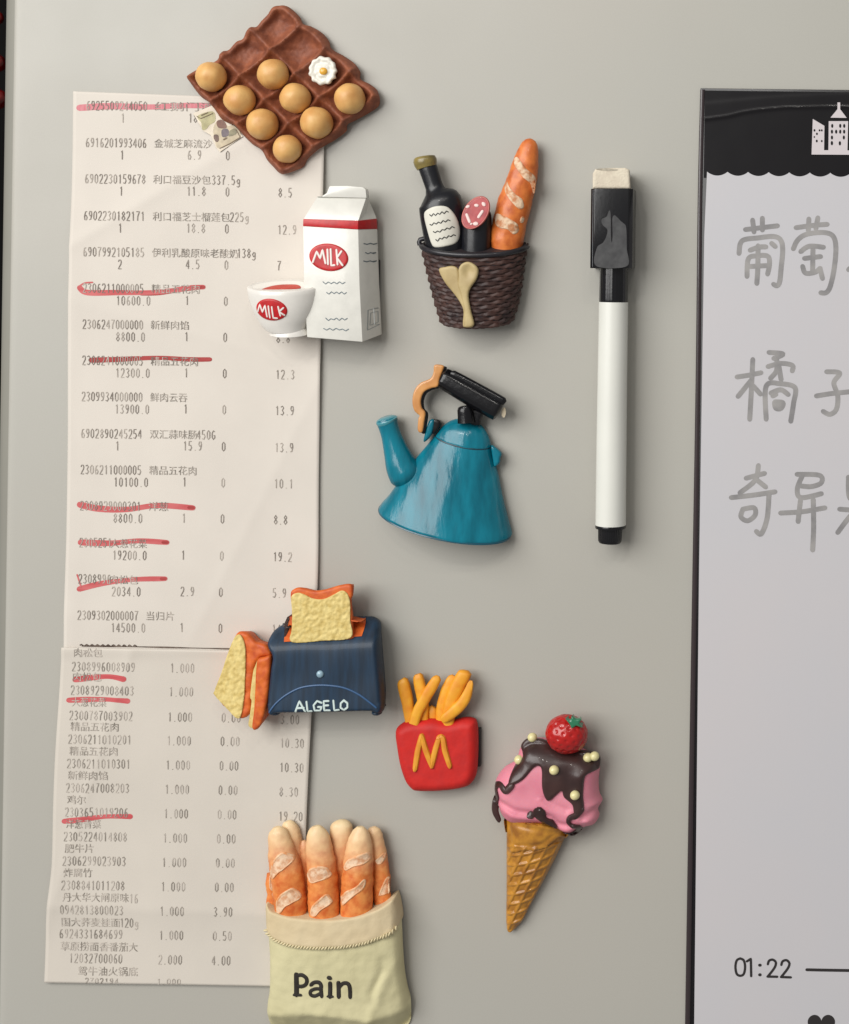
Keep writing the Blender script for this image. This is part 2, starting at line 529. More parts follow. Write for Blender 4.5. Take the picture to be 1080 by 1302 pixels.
def receipt_one():
    T = Thing('receipt', 'upper long white shopping receipt with red pen strokes, held under the egg tray magnet', 'receipt', 245, 470, 3, 'shopping receipts')
    PM = paper_mat('receipt_paper', (217, 209, 199))
    def hf(x, y):
        h = 2.2 + 1.2 * math.sin((y - 120) / 105.0) + 0.9 * nz(x, y, 0.008, 3)
        h += max(0, (x - 330) / 80) ** 2 * 3.2
        h += crease(x, y, (82, 318), (280, 198), 2.2, 16)
        h += crease(x, y, (240, 820), (300, 700), 0.9, 10)
        h += crease(x, y, (300, 440), (410, 470), 0.8, 14)
        h += 1.2 * math.exp(-((x - 90) / 14.0) ** 2) * math.sin(y / 60.0 + 1)
        return max(0.8, h * (1 if y < 780 else max(0.25, 1 - (y - 780) / 60)))
    pp = sheet(T, 'paper', [(93, 116), (91, 250), (87, 400), (85, 600), (82, 760), (80, 836)],
          [(414, 128), (412, 250), (409, 420), (406, 600), (405, 730), (400, 842)], hf, PM)
    sf0 = Surf(T, [pp], 3.0); sf = lambda x, y: sf0(x, y) + 0.17
    rows = [
     (134, '6925509244050', '红鹅门酒', 76, '1', '18', '', None),
     (181, '6916201993406', '金城芝麻流沙', 74, '1', '6.9', '0', None),
     (227, '6902230159678', '利口福豆沙包', 73, '1', '11.8', '0', '8.5'),
     (274, '6902230182171', '利口福芝士榴莲包', 98, '1', '18.8', '0', '12.9'),
     (320, '6907992105185', '伊利乳酸原味老酸奶', 109, '2', '4.5', '0', '7'),
     (366, '2306211000005', '精品五花肉', 61, '10600.0', '1', '0', '10.6'),
     (412, '2306247000000', '新鲜肉馅', 48, '8800.0', '1', '0', '8.8'),
     (458, '2306241000005', '精品五花肉', 60, '12300.0', '1', '0', '12.3'),
     (504, '2309934000000', '鲜肉云吞', 47, '13900.0', '1', '0', '13.9'),
     (551, '6902890245254', '双汇蒜味肠', 60, '1', '15.9', '0', '13.9'),
     (597, '2306211000005', '精品五花肉', 60, '10100.0', '1', '0', '10.1'),
     (643, '2308929000301', '洋葱', 25, '8800.0', '1', '0', '8.8'),
     (690, '2305251', '大葱花菜', 46, '19200.0', '1', '0', '19.2'),
     (736, '2308996', '肉松包', 36, '2034.0', '2.9', '0', '5.9'),
     (782, '2309302000007', '当归片', 35, '14500.0', '1', '0', '14.5'),
    ]
    tail = {227: ('337.5g', 270), 274: ('225g', 293), 320: ('138g', 302), 551: ('450G', 250)}
    S = Strokes(); V = []; F = []
    for (y, code, hz, hw, a, b, c, d) in rows:
        k = -(y - 134) * 0.0175
        yy = y
        digits(S, code, 110 + k, yy, sf)
        hx = 197 + k * 0.95 if len(code) > 8 else 150 + k
        han(V, F, hz, hx, yy + 1, 11.5, sf, hw)
        if y in tail:
            digits(S, tail[y][0], tail[y][1], yy + 2, sf, adv=6.6)
        y2 = yy + 16
        digits(S, a, (154 if len(a) == 1 else 152.5) + k, y2, sf, adv=6.8)
        digits(S, b, 240 + k, y2, sf, adv=6.8); digits(S, c, 289 + k, y2 + 1, sf, adv=6.8)
        if d and y != 366: digits(S, d, 356 + k * 0.9, y2 + 2, sf, adv=6.8)
    S.build(T, 'printed_digits', ink('thermal_ink', (130, 121, 113), (182, 173, 163), 0.47, 300, (1, 1, 0.5)))
    T.build('printed_characters', V, F, ink('thermal_ink_faded', (124, 117, 109), (186, 177, 167), 0.50, 800, (1.8, 1, 0.22)), smooth=False)
    # tops of the covered last line; the overlap's shadow painted as a dark stroke
    S = Strokes()
    S.add([(104, 821.6), (180, 822.8), (260, 824.6), (336, 826.4)], 2.2, sf, 0.5, sm=False, taper=lambda t: 0.7 + 0.25 * math.sin(17 * t))
    for i in range(11):
        x = 101 + i * 6.8
        S.add([(x, 820.9 + i * 0.09), (x + 2.0, 819.6 + i * 0.09), (x + 4.6, 821.4 + i * 0.1)], 1.5, sf, 0.4, sm=False, rnd=False)
    S.build(T, 'print_and_shadow_line', ink('ink_and_shadow_row', (84, 70, 62), (120, 106, 96), 0.45, 300))
    pink = mat('red_pen', (205, 112, 112), 0.6, rgb2=(190, 84, 86), vscale=260, thresh=(0.3, 0.62), stretch=(0.4, 1, 2.5), spec=0.2)
    dark = mat('red_pen_dark', (172, 74, 72), 0.6, rgb2=(150, 54, 54), vscale=300, thresh=(0.3, 0.62), stretch=(0.4, 1, 2.5), spec=0.2)
    pale = mat('red_pen_pale', (212, 140, 146), 0.6, rgb2=(202, 116, 124), vscale=500, thresh=(0.3, 0.62), stretch=(3, 1, 0.5), spec=0.2)
    tp = lambda t: 0.8 + 0.25 * math.sin(t * 9) * 0.3 + 0.2 * (1 - t)
    def pen(pts, w, m, extra=None):
        s = Strokes(); s.add(pts, w, sf, 0.12, taper=tp)
        if extra: s.add(extra[0], extra[1], sf, 0.16)
        po = s.build(T, 'pen_stroke', m)
        e = Strokes(); a_, b_ = pts[-1], pts[-2]; l_ = math.hypot(a_[0] - b_[0], a_[1] - b_[1])
        e.add([(a_[0] + (b_[0] - a_[0]) / l_ * 5, a_[1] + (b_[1] - a_[1]) / l_ * 5), a_], w * 0.55, sf, 0.3, step=1)
        e.build(T, 'ink_pool', dark, parent=po)
    pen([(101, 137), (140, 135), (190, 136), (240, 134), (290, 135)], 8, pale)
    pen([(102, 366), (112, 372), (150, 372), (185, 372), (215, 370), (240, 366), (259, 365)], 7, pink, ([(100, 365), (108, 360), (118, 359)], 2))
    pen([(180, 373), (205, 372.5), (235, 368), (259, 365)], 5.5, dark)
    pen([(116, 458), (150, 457), (200, 455), (240, 457), (267, 457)], 6.5, dark)
    pen([(101, 642), (125, 647), (160, 648), (200, 643), (245, 646)], 8, pink)
    pen([(102, 690), (140, 691), (175, 688), (212, 690)], 7.5, pink)
    pen([(101, 749), (130, 742), (170, 737), (210, 736)], 7, pink, ([(98, 731), (103, 746)], 2))

def receipt_two():
    T = Thing('receipt', 'lower white shopping receipt with faded print, its bottom corner behind the bread bag magnet', 'receipt', 230, 1040, 4, 'shopping receipts')
    PM = paper_mat('receipt_paper_lower', (211, 203, 192))
    def hf(x, y):
        h = 4.0 + 1.0 * math.sin((y - 800) / 90.0) + 0.8 * nz(x, y, 0.009, 9)
        h += max(0, (x - 320) / 70) ** 2 * 2.0
        h += crease(x, y, (66, 1152), (400, 1165), 2.0, 20)
        h += crease(x, y, (62, 1165), (84, 1095), 1.5, 8)
        h += 2.0 * max(0, (y - 1180) / 70) ** 2
        h += 1.5 * math.exp(-((y - 826) / 9.0) ** 2)
        return max(2.6, h)
    pp = sheet(T, 'paper', [(79, 823), (76, 880), (71, 960), (68, 1030), (66, 1100), (60, 1160), (57, 1249)],
          [(402, 829), (399, 880), (395, 950), (391, 1030), (388, 1100), (384, 1160), (380, 1254)], hf, PM, nv=100)
    sf0 = Surf(T, [pp], 3.0); sf = lambda x, y: sf0(x, y) + 0.17
    rows = [
     (829, 847, '肉松包', 36, '2308996008909', '1.000', '', ''),
     (860, 877, '肉松包', 36, '2308929008403', '1.000', '', ''),
     (892, 909, '大葱花菜', 44, '2300787003902', '1.000', '0.00', '3.00'),
     (923, 939, '精品五花肉', 61, '2306211010201', '1.000', '0.00', '10.30'),
     (954, 970, '精品五花肉', 61, '2306211010301', '1.000', '0.00', '10.30'),
     (985, 1001, '新鲜肉馅', 50, '2306247008203', '1.000', '0.00', '8.30'),
     (1016, 1032, '鸡尔', 24, '2303651019206', '1.000', '0.00', '19.20'),
     (1047, 1063, '洋葱青菜', 44, '2305224014808', '1.000', '0.00', ''),
     (1078, 1094, '肥牛片', 36, '2306299023903', '1.000', '0.00', ''),
     (1109, 1125, '炸腐竹', 36, '2308841011208', '1.000', '0.00', ''),
     (1140, 1156, '丹大华大闸原味', 84, '0942813800023', '1.000', '3.90', ''),
     (1172, 1187, '国大荞麦挂面', 74, '6924331684699', '1.000', '0.50', ''),
     (1203, 1218, '草原捞面香番茄大', 98, '12032700060', '2.000', '4.00', ''),
     (1234, 1248, '鸳牛油火锅底', 76, '2702194', '1.000', '1.00', ''),
    ]
    S = Strokes(); V = []; F = []
    for (y1, y2, hz, hw, code, q, c, d) in rows:
        k = -(y2 - 847) * 0.048; kk = -(y2 - 847) * 0.042
        ind = 14 if y1 == 1203 else (36 if y1 == 1234 else 0)
        han(V, F, hz, 95 + k + (24 if y1 == 1234 else 0), y1, 11.5, sf, hw)
        if y1 == 1140: digits(S, '16', 80 + 84 + 1, y1 + 2, sf)
        if y1 == 1172: digits(S, '120g', 78 + 75, y1 + 1, sf)
        if y2 < 1248:
            digits(S, code, 92 + k + ind, y2, sf, adv=6.6)
            digits(S, q, 217 + kk, y2 + 2, sf, adv=6.8); 
        else:
            digits(S, code, 92 + k + ind, y2 - 1.5, sf, adv=6.6, hgt=7); digits(S, q, 217 + kk, y2 - 0.5, sf, adv=6.8, hgt=7); c = ''
        if c: digits(S, c, 285 + kk, y2 + 3, sf, adv=6.8)
        if d: digits(S, d, 359 + kk * 0.5, y2 + 5, sf, adv=6.8)
    S.build(T, 'printed_digits', ink('worn_ink', (142, 134, 125), (196, 187, 177), 0.50, 450, (1.4, 1, 0.4)))
    T.build('printed_characters', V, F, ink('worn_ink_faded', (134, 126, 117), (192, 183, 173), 0.51, 600, (1.5, 1, 0.3)), smooth=False)
    pink = mat('red_pen_lower', (206, 104, 106), 0.6, rgb2=(188, 72, 76), vscale=260, thresh=(0.3, 0.62), stretch=(0.4, 1, 2.5), spec=0.2)
    for pts, wd in (([(96, 864), (120, 861), (140, 860), (158, 863)], 7.5), ([(88, 890), (115, 889), (140, 889), (163, 891)], 7),
                    ([(82, 1044), (110, 1041), (135, 1038), (166, 1038)], 7)):
        s = Strokes(); s.add(pts, wd, sf, 0.12, taper=lambda t: 0.9 + 0.12 * math.sin(7 * t)); s.build(T, 'pen_stroke', pink)

def sticker():
    T = Thing('sticker', 'small crumpled picture stamp sticker tucked under the left edge of the egg tray', 'sticker', 275, 162, 6)
    z = Z(235, 120, 12.0)
    base = lambda x, y: 6.2 + 0.8 * nz(x, y, 0.08, 5)
    relief(T, 'backing', z([(130, 290), (440, 160), (640, 380), (890, 640), (540, 880), (470, 800), (400, 620), (290, 560)]),
           mat('sticker_film', (214, 200, 178), 0.3, var=0.06, vscale=500), lambda x, y, d: base(x, y), bot=lambda x, y: base(x, y) - 0.4, sp=2.0, cr=False)
    relief(T, 'green_picture', z([(200, 330), (430, 260), (470, 400), (380, 470), (330, 530), (270, 540), (260, 440)]),
           mat('stamp_green', (186, 178, 132), 0.5, var=0.12, vscale=900), lambda x, y, d: base(x, y) + 0.3, bot=base, sp=2.0)
    relief(T, 'cream_picture', z([(440, 520), (520, 400), (660, 480), (760, 480), (850, 650), (540, 820), (470, 720)]),
           mat('stamp_cream', (206, 190, 160), 0.5, var=0.12, vscale=900), lambda x, y, d: base(x, y) + 0.3, bot=base, sp=2.0)
    spots = [([(490, 420), (560, 385), (620, 430), (640, 510), (520, 510)], (128, 88, 72)), ([(570, 540), (660, 530), (680, 620), (580, 650)], (112, 98, 104)),
             ([(450, 620), (510, 620), (525, 700), (490, 730), (450, 680)], (120, 92, 78)), ([(690, 560), (780, 520), (790, 600), (680, 640)], (150, 142, 112))]
    for q, c in spots:
        relief(T, 'printed_patch', z(q), mat('stamp_patch', c, 0.5, var=0.2, vscale=900), lambda x, y, d: base(x, y) + 0.6, bot=base, sp=1.5)
    s = Strokes()
    s.add(z([(540, 825), (700, 745), (850, 655), (790, 540)]), 0.9, base, 0.8, sm=False)
    s.add(z([(190, 335), (250, 370), (430, 290)]), 0.9, base, 0.8, sm=False); s.add(z([(260, 320), (350, 280)]), 1.2, base, 0.8)
    s.add(z([(600, 690), (640, 665)]), 1.8, base, 0.8)
    s.build(T, 'printed_lines', mat('stamp_lines', (120, 100, 78), 0.6))

# ================================================================== magnets
GR = 'miniature food and kitchen magnets'

def egg_tray():
    T = Thing('egg_tray_magnet', 'brown diamond shaped egg tray magnet holding eight tan eggs and one fried egg', 'magnet', 360, 115, 18, GR)
    z = Z(220, 0, 3.857)
    out = z([(515,22),(480,32),(455,65),(425,95),(400,125),(375,130),(352,150),(330,185),(300,200),(262,240),(235,250),(205,290),(150,318),(100,340),(65,370),(75,400),(100,440),(130,475),(170,500),(195,535),(225,580),(270,605),(300,615),(330,655),(380,705),(430,735),(450,780),(480,815),(510,845),(540,853),(590,835),(630,815),(650,780),(690,745),(740,710),(790,680),(840,640),(850,610),(900,580),(960,545),(1000,515),(1010,480),(995,440),(960,410),(915,385),(910,345),(885,310),(830,270),(775,238),(755,195),(720,155),(670,125),(635,115),(615,80),(580,45),(550,25)])
    A0 = np.array((273.0, 98.0)); uu = np.array((31.0, 30.3)); vv = np.array((38.5, -33.0))
    inv = np.linalg.inv(np.array([uu, vv]).T)
    def top(x, y, d):
        q = inv @ (np.array((x, y)) - A0)
        a = q[0] - round(q[0]); b = q[1] - round(q[1])
        ss = lambda v: (lambda t: t ** 2.6 if t < 0.93 else 0.93 ** 2.6 + (t - 0.93) * 1.0)(min(1.0, 2 * abs(v)))
        ca = ss(a); cb = ss(b)
        h = 5 + 16 * max(ca, cb) + 12 * ca * cb + 9 * math.exp(-((d - 4.5) / 3.8) ** 2) * (1 - max(ca, cb))
        h += 1.6 * nz(x, y, 0.08, 1) + 0.8 * nz(x, y, 0.25, 2)
        k = min(1, d / 7.0)
        return (7 + (h - 7) * (0.55 + 0.45 * k)) * (0.75 + 0.25 * min(1, d / 2.2))
    tm = mat('tray_brown', (152, 86, 56), 0.65, rgb2=(116, 62, 42), vscale=380, thresh=(0.3, 0.7), bump=0.35, bscale=1600)
    relief(T, 'tray', out, tm, top, bot=1.5, sp=1.7, sharp=60)
    em = mat('egg_tan', (226, 180, 112), 0.45, rgb2=(208, 152, 88), vscale=260, thresh=(0.3, 0.7), bump=0.1, bscale=900)
    eggs = [(195, 378, 74), (334, 493, 76), (444, 611, 78), (566, 732, 70), (497, 366, 77), (605, 484, 75), (710, 604, 79), (872, 486, 77)]
    for i, (a, b, r) in enumerate(eggs):
        (x, y, rr), = z([(a, b, r)])
        sd = i * 3.1
        ball(T, 'egg', x, y, 22, rr, rr * 0.98, rr * 1.02, em, rot=i * 37, disp=lambda p, q, c, sd=sd: 0.05 * noise.noise(Vector((p * 1.7 + sd, q * 1.7, c * 1.7))))
    (x, y, r), = z([(742, 350, 68)])
    wm = mat('egg_white', (232, 228, 216), 0.35, var=0.05, vscale=500, bump=0.15)
    n = 11
    ring = [(x + (r + (0.8 + 0.5 * math.sin(3 * a)) * math.cos(n * a + 0.8 * math.sin(2 * a))) * math.cos(a), y + (r * 1.03 + 0.9 * math.cos(n * a + 0.8 * math.sin(2 * a))) * math.sin(a)) for a in [k * 2 * math.pi / 66 for k in range(66)]]
    fe = relief(T, 'fried_egg', ring, wm, lambda X, Y, d: 24 + puff(d, 3.5, 4) - 1.8 * math.exp(-((d - 7) / 3) ** 2) + 0.9 * nz(X, Y, 0.25, 4), bot=8, sp=1.6, cr=False)
    ball(T, 'yolk', *z([(748, 354)])[0], 26.5, 5.2, 5.0, 3.2, mat('yolk', (226, 170, 60), 0.3, coat=0.3), parent=fe)
    s = Strokes(); s.add(z([(722, 466), (735, 470), (742, 464)]), 5, Surf(T, [T.root.children[0]]), 0.3, 1.4); s.build(T, 'egg_white_drip', wm)
    pad(T, 320, 80, 400, 150, 8)

def oval(cx, cy, rx, ry, rot=0, n=40, wob=0.0):
    c, s = math.cos(math.radians(rot)), math.sin(math.radians(rot))
    out = []
    for k in range(n):
        a = 2 * math.pi * k / n; q = 1 + wob * math.sin(3 * a + 1)
        ex, ey = rx * q * math.cos(a), ry * q * math.sin(a)
        out.append((cx + ex * c - ey * s, cy + ex * s + ey * c))
    return out

def milk():
    T = Thing('milk_magnet', 'white milk carton magnet with red band beside a white bowl, both marked MILK', 'magnet', 405, 340, 40, GR)
    z = Z(300, 225, 5.4)
    def P(x, y, h): a, = z([(x, y)]); return (a[0] - (48 - h) * 0.20, a[1] + (48 - h) * 0.04, h)
    W = M['white_glaze']; R = M['red_paint']
    H = 50
    # body: front, oblique right side, back
    topl = [P(476, 338, H - 2), P(853, 362, H), P(972, 346, 16), P(972, 346, 1.5), P(476, 338, 1.5)]
    botl = [P(502, 1098, H - 4), P(882, 1131, H), P(1003, 1080, 16), P(1003, 1080, 1.5), P(502, 1098, 1.5)]
    # a slight waist: middle loop
    mid = [P(480, 700, H - 3), P(862, 740, H), P(985, 720, 16), P(985, 720, 1.5), P(480, 700, 1.5)]
    verts = topl + mid + botl
    faces = [(0, 1, 2, 3, 4), (10, 11, 12, 13, 14)]
    for l in (0, 5):
        for i in range(5): faces.append((l + i, l + (i + 1) % 5, l + 5 + (i + 1) % 5, l + 5 + i))
    body = T.build('carton', verts, faces, W)
    gab = [P(478, 290, H - 2), P(855, 303, H), P(970, 275, 16), P(970, 275, 1.5), P(478, 290, 1.5)]
    band = prism(T, 'red_band', [(a, b, h + (0.8 if h > 10 else 0)) for a, b, h in gab], [(a, b, h + (0.8 if h > 10 else 0)) for a, b, h in topl], R, bevel=0.5)
    # roof of the gable and its sealed fin
    rv = [P(478, 290, H - 2), P(855, 303, H), P(903, 140, 36), P(568, 128, 34), P(970, 275, 16), P(915, 140, 14), P(568, 128, 4), P(478, 290, 2), P(970, 275, 2), P(900, 235, 26)]
    roof = T.build('gable_roof', rv, [(0, 1, 2, 3), (1, 9, 2), (1, 4, 9), (9, 4, 5), (9, 5, 2), (3, 2, 5, 6), (0, 3, 6, 7), (4, 8, 6, 5), (0, 7, 8, 4, 1)], W)
    fin = [P(560, 132, 38), P(600, 128, 38), P(632, 108, 38), P(652, 60, 38), P(770, 58, 38), P(880, 68, 38), P(900, 82, 38), P(906, 142, 38)]
    prism(T, 'gable_fin', [(a, b, 24) for a, b, h in fin], fin, W, bevel=0.7)
    for o in (body, roof):
        bm = bmesh.new(); bm.from_mesh(o.data)
        bmesh.ops.bevel(bm, geom=list(bm.edges), offset=0.8 * U, segments=2, profile=0.5, affect='EDGES')
        bmesh.ops.triangulate(bm, faces=[f for f in bm.faces if len(f.verts) > 3])
        bmesh.ops.recalc_face_normals(bm, faces=bm.faces); bm.to_mesh(o.data); bm.free()
        for p in o.data.polygons: p.use_smooth = True
        o.data.set_sharp_from_angle(angle=math.radians(30))
    sf = Surf(T, [body], H)
    lab = relief(T, 'milk_label', z(oval(652, 552, 136, 94, 8)), R, lambda x, y, d: sf(x, y) + puff(d, 1.8, 2.2), bot=sf, sp=2.5)
    lw = mat('label_white', (236, 226, 220), 0.45)
    def letters(sets, srf, w, nm='milk_lettering', parent=None, rise=0.5, m=lw):
        s = Strokes()
        for q in sets: s.add(z(q), w * 1.15, srf, 0.3, rise, sm=False)
        s.build(T, nm, m, parent)
    sl = Surf(T, [lab], H)
    letters([[(545, 585), (572, 512), (596, 560), (612, 500), (632, 592)], [(646, 500), (650, 598)], [(668, 498), (672, 608), (694, 606)],
             [(708, 502), (716, 600)], [(742, 512), (712, 556), (750, 606)]], sl, 2.4, parent=lab)
    s = Strokes()
    for i, q in enumerate([(610, 726, 765, 728), (635, 795, 775, 795), (628, 975, 780, 975), (613, 1042, 790, 1046)]):
        s.add(squiggle(*z([q[:2]])[0], *z([q[2:]])[0], 8, 1.5, i), 1.0, sf, 0.45, sm=False, rnd=False)
    for i, q in enumerate([(880, 460, 955, 458), (888, 521, 948, 520), (880, 580, 955, 576)]):
        s.add(squiggle(*z([q[:2]])[0], *z([q[2:]])[0], 5, 1.0, i + 7), 1.2, sf, 0.4, sm=False, rnd=False)
    s.build(T, 'printed_squiggles', M['squiggle_ink'])
    s = Strokes()
    s.add(z([(905, 915), (962, 900), (968, 1010), (905, 1052)]) + z([(905, 915)]), 1.0, sf, 0.3, 0.5, sm=False)
    s.add(z([(918, 935), (950, 925), (952, 1000), (915, 1020), (918, 935)]), 0.9, sf, 0.3, 0.4, sm=False)
    s.build(T, 'side_emblem', mat('emboss_grey', (168, 172, 170), 0.5))
    # bowl
    bx = 334
    W2 = mat('bowl_glaze', (228, 224, 217), 0.3, var=0.03, vscale=250, bump=0.12, bscale=500, coat=0.15)
    st = [(bx, 745, 246), (bx, 752, 253), (bx, 780, 250), (bx, 840, 238), (bx, 900, 218), (bx, 960, 188), (bx - 2, 1010, 158), (bx + 8, 1050, 132)]
    q = z(st)
    bowl = loft(T, 'bowl', q, W2, h0=36, squash=0.62, tilt=0.26, across=(1, 0), seg=48)
    loft(T, 'bowl_foot', z([(bx + 28, 1040, 118), (bx + 30, 1062, 128), (bx + 31, 1078, 132), (bx + 31, 1082, 126)]), W2, h0=36, squash=0.62, tilt=0.26, across=(1, 0), seg=48, parent=bowl)
    ms = relief(T, 'milk_surface', z([(120 + 0, 752), (180, 726), (334, 712), (488, 726), (548, 752), (488, 770), (334, 779), (180, 770)]), mat('milk_white', (236, 232, 224), 0.25), lambda x, y, d: 40 + (y - 362) * 2.2, bot=lambda x, y: 20, sp=3, parent=bowl)
    relief(T, 'red_syrup', z([(202, 772), (240, 752), (290, 741), (350, 737), (420, 739), (455, 752), (462, 762), (420, 769), (330, 773), (260, 776)]), mat('syrup', (206, 62, 44), 0.35, var=0.1),
           lambda x, y, d: 41.5 + (y - 362) * 2.2 + puff(d, 0.8, 2), bot=lambda x, y: 20, sp=2, parent=bowl)
    sb = Surf(T, [bowl], 30)
    lb = relief(T, 'milk_label', z(oval(279, 908, 112, 75, 6)), R, lambda x, y, d: sb(x, y) + puff(d, 1.5, 2.2), bot=sb, sp=2.2, parent=None)
    sl = Surf(T, [lb], 30)
    letters([[(182, 920), (203, 872), (218, 926), (242, 878), (250, 955)], [(266, 885), (270, 962)], [(290, 890), (294, 965), (320, 967)],
             [(334, 888), (344, 948)], [(368, 896), (338, 922), (374, 948)]], sl, 2.0, parent=lb)
    pad(T, 398, 330, 474, 415, 5)

def basket():
    T = Thing('picnic_basket_magnet', 'dark woven basket magnet with wine bottle, cut salami and long baguette', 'magnet', 600, 300, 35, GR)
    z = Z(510, 165, 5.005)
    wk = mat('wicker', (78, 54, 48), 0.5, rgb2=(50, 36, 35), vscale=160, thresh=(0.35, 0.65), coat=0.0, spec=0.35, bump=0.2)
    wd = mat('wicker_base', (40, 32, 35), 0.6)
    # shell of the basket
    def LR(t):   # t 0 top .. 1 bottom
        L = catmull(z([(114, 722), (145, 860), (170, 960), (200, 1080), (240, 1215)]), False, 2); R = catmull(z([(783, 732), (765, 850), (745, 1000), (718, 1130), (690, 1215)]), False, 2)
        def at(Pp): f = t * (len(Pp) - 1); i = min(int(f), len(Pp) - 2); k = f - i; return (Pp[i][0] * (1 - k) + Pp[i + 1][0] * k, Pp[i][1] * (1 - k) + Pp[i + 1][1] * k)
        return at(L), at(R)
    def sp_(t, a, dh=0.0):      # a: -90..90
        l, r = LR(t); cx, cy = (l[0] + r[0]) / 2, (l[1] + r[1]) / 2; w_ = math.hypot(r[0] - l[0], r[1] - l[1]) / 2
        ux, uy = (r[0] - l[0]) / (2 * w_), (r[1] - l[1]) / (2 * w_)
        c = math.cos(a); sn = math.sin(a); dep = 36 - 8 * t; sg0 = 14.5 - 6 * t
        w2 = w_ + dh
        return (cx + ux * w2 * sn - uy * sg0 * c, cy + uy * w2 * sn + ux * sg0 * c, 15 + (dep + dh) * c)
    vs = []; fs = []; NT, NA = 12, 40
    for i in range(NT + 1):
        for k in range(NA + 1): vs.append(sp_(i / NT, math.radians(-105 + 210 * k / NA)))
    for i in range(NT):
        for k in range(NA): a = i * (NA + 1) + k; fs.append((a, a + 1, a + NA + 2, a + NA + 1))
    fs.append(tuple(NT * (NA + 1) + k for k in range(NA + 1)))
    fs.append(tuple(range(NA + 1)))
    base = T.build('basket_wall', vs, fs, wd)
    # woven strands
    V = []; F = []
    rows = 19; sg = 6
    for r_ in range(rows):
        t = (r_ + 0.6) / rows
        n = 110; b0 = len(V)
        for i in range(n + 1):
            a = math.radians(-98 + 196 * i / n)
            arc = a * 10.5
            off = 1.3 * math.sin(arc * 1.15 + (math.pi if r_ % 2 else 0)) + 0.3 * nz(i * 0.3, r_, 1.0, 2)
            tt = t + 0.10 / rows * math.sin(i * 0.9 + r_ * 2.1)
            c = sp_(tt, a, 0.6 + off)
            for j in range(sg):
                an = 2 * math.pi * j / sg
                c2 = sp_(min(1.0, tt), a, 0.6 + off + 1.4 * math.sin(an))
                V.append((c2[0], c2[1] + 2.75 * math.cos(an), c2[2]))
        for i in range(n):
            for j in range(sg):
                j2 = (j + 1) % sg; F.append((b0 + i * sg + j, b0 + i * sg + j2, b0 + (i + 1) * sg + j2, b0 + (i + 1) * sg + j))
    T.build('woven_strands', V, F, wk, kind='stuff')
    # rim
    rim = mat('rim_black', (34, 32, 38), 0.4, coat=0.1, bump=0.1, var=0.2)
    pts = []
    for i in range(31):
        a = math.radians(-88 + 176 * i / 30); p = sp_(0.0, a, 1.5); pts.append((p[0], p[1], 3.6, p[2]))
    loft(T, 'basket_rim', pts, rim, seg=12, squash=1.0, step=50)
    loft(T, 'basket_rim', [(p[0], p[1], 3.2, 13) for p in z([(117, 735), (112, 715), (118, 700), (140, 694), (190, 690), (260, 690)])], rim, seg=10)
    # bottle
    BM = mat('bottle_black', (22, 23, 29), 0.32, coat=0.12, spec=0.4, bump=0.15, bscale=500, var=0.15)
    bot = loft(T, 'wine_bottle', z([(164, 222, 58), (172, 245, 60), (190, 300, 58), (212, 365, 58), (220, 392, 68), (232, 418, 108), (248, 455, 136), (260, 520, 143), (268, 600, 139), (276, 700, 128), (285, 800, 115)]), BM, h0=22, squash=0.75, seg=36)
    loft(T, 'bottle_cap', z([(146, 166, 56), (147, 172, 68), (151, 192, 75), (156, 214, 73), (163, 238, 64)]), mat('gold_cap', (150, 132, 72), 0.32, rgb2=(96, 84, 48), vscale=260, coat=0.2), h0=22, squash=0.85, seg=30, parent=bot)
    sb = Surf(T, [bot], 26)
    lb = relief(T, 'bottle_label', z([(150, 552), (165, 515), (230, 488), (300, 492), (345, 540), (368, 600), (372, 670), (350, 722), (280, 745), (220, 748), (195, 720), (170, 640)]),
                mat('label_cream', (222, 219, 206), 0.5, var=0.03), lambda x, y, d: sb(x, y) + puff(d, 1.5, 1.5), bot=sb, sp=2.2, parent=bot)
    s = Strokes(); slb = Surf(T, [lb], 40)
    for i, q in enumerate([(190, 548, 312, 522), (190, 606, 322, 576), (212, 656, 346, 620), (228, 706, 352, 668)]):
        s.add(squiggle(*z([q[:2]])[0], *z([q[2:]])[0], 9, 1.4, i + 20), 1.3, slb, 0.3, sm=False, rnd=False)
    s.build(T, 'label_squiggles', mat('ink_black', (40, 40, 38), 0.6), parent=bot)
    # salami
    sal = loft(T, 'salami', z([(486, 500, 60), (486, 520, 84), (484, 560, 93), (480, 650, 95), (476, 800, 93)]), BM, h0=24, squash=0.85, seg=32)
    fc = lambda x, y, d: 44 + puff(d, 2.0, 2.0) - (y - 270) * -0.10
    face = relief(T, 'cut_face', z(oval(485, 530, 78, 116, 32)), mat('salami_red', (186, 78, 78), 0.45, rgb2=(158, 56, 60), vscale=400, bump=0.2, bscale=800, coat=0.1), fc, bot=25, sp=2, parent=sal)
    s = Strokes(); sfc = Surf(T, [face], 45)
    s.add(z(oval(485, 530, 72, 110, 32, 40) + oval(485, 530, 72, 110, 32, 40)[:1]), 1.6, sfc, 0.0, 0.6); s.build(T, 'salami_rind', mat('rind', (206, 120, 112), 0.45), parent=sal)
    fat = mat('salami_fat', (232, 206, 200), 0.4)
    for q, wd_ in (([(432, 492), (438, 490)], 4.2), ([(487, 483), (493, 484)], 4.4), ([(534, 473), (538, 478)], 4.8), ([(484, 600), (490, 600)], 5.4), ([(430, 543), (448, 586)], 4.0), ([(528, 522), (506, 556)], 4.0), ([(458, 602), (462, 600)], 2.8)):
        s = Strokes(); s.add(z(q), wd_, sfc, 0.2, 0.9, step=0.8); s.build(T, 'fat_piece', fat, parent=sal)
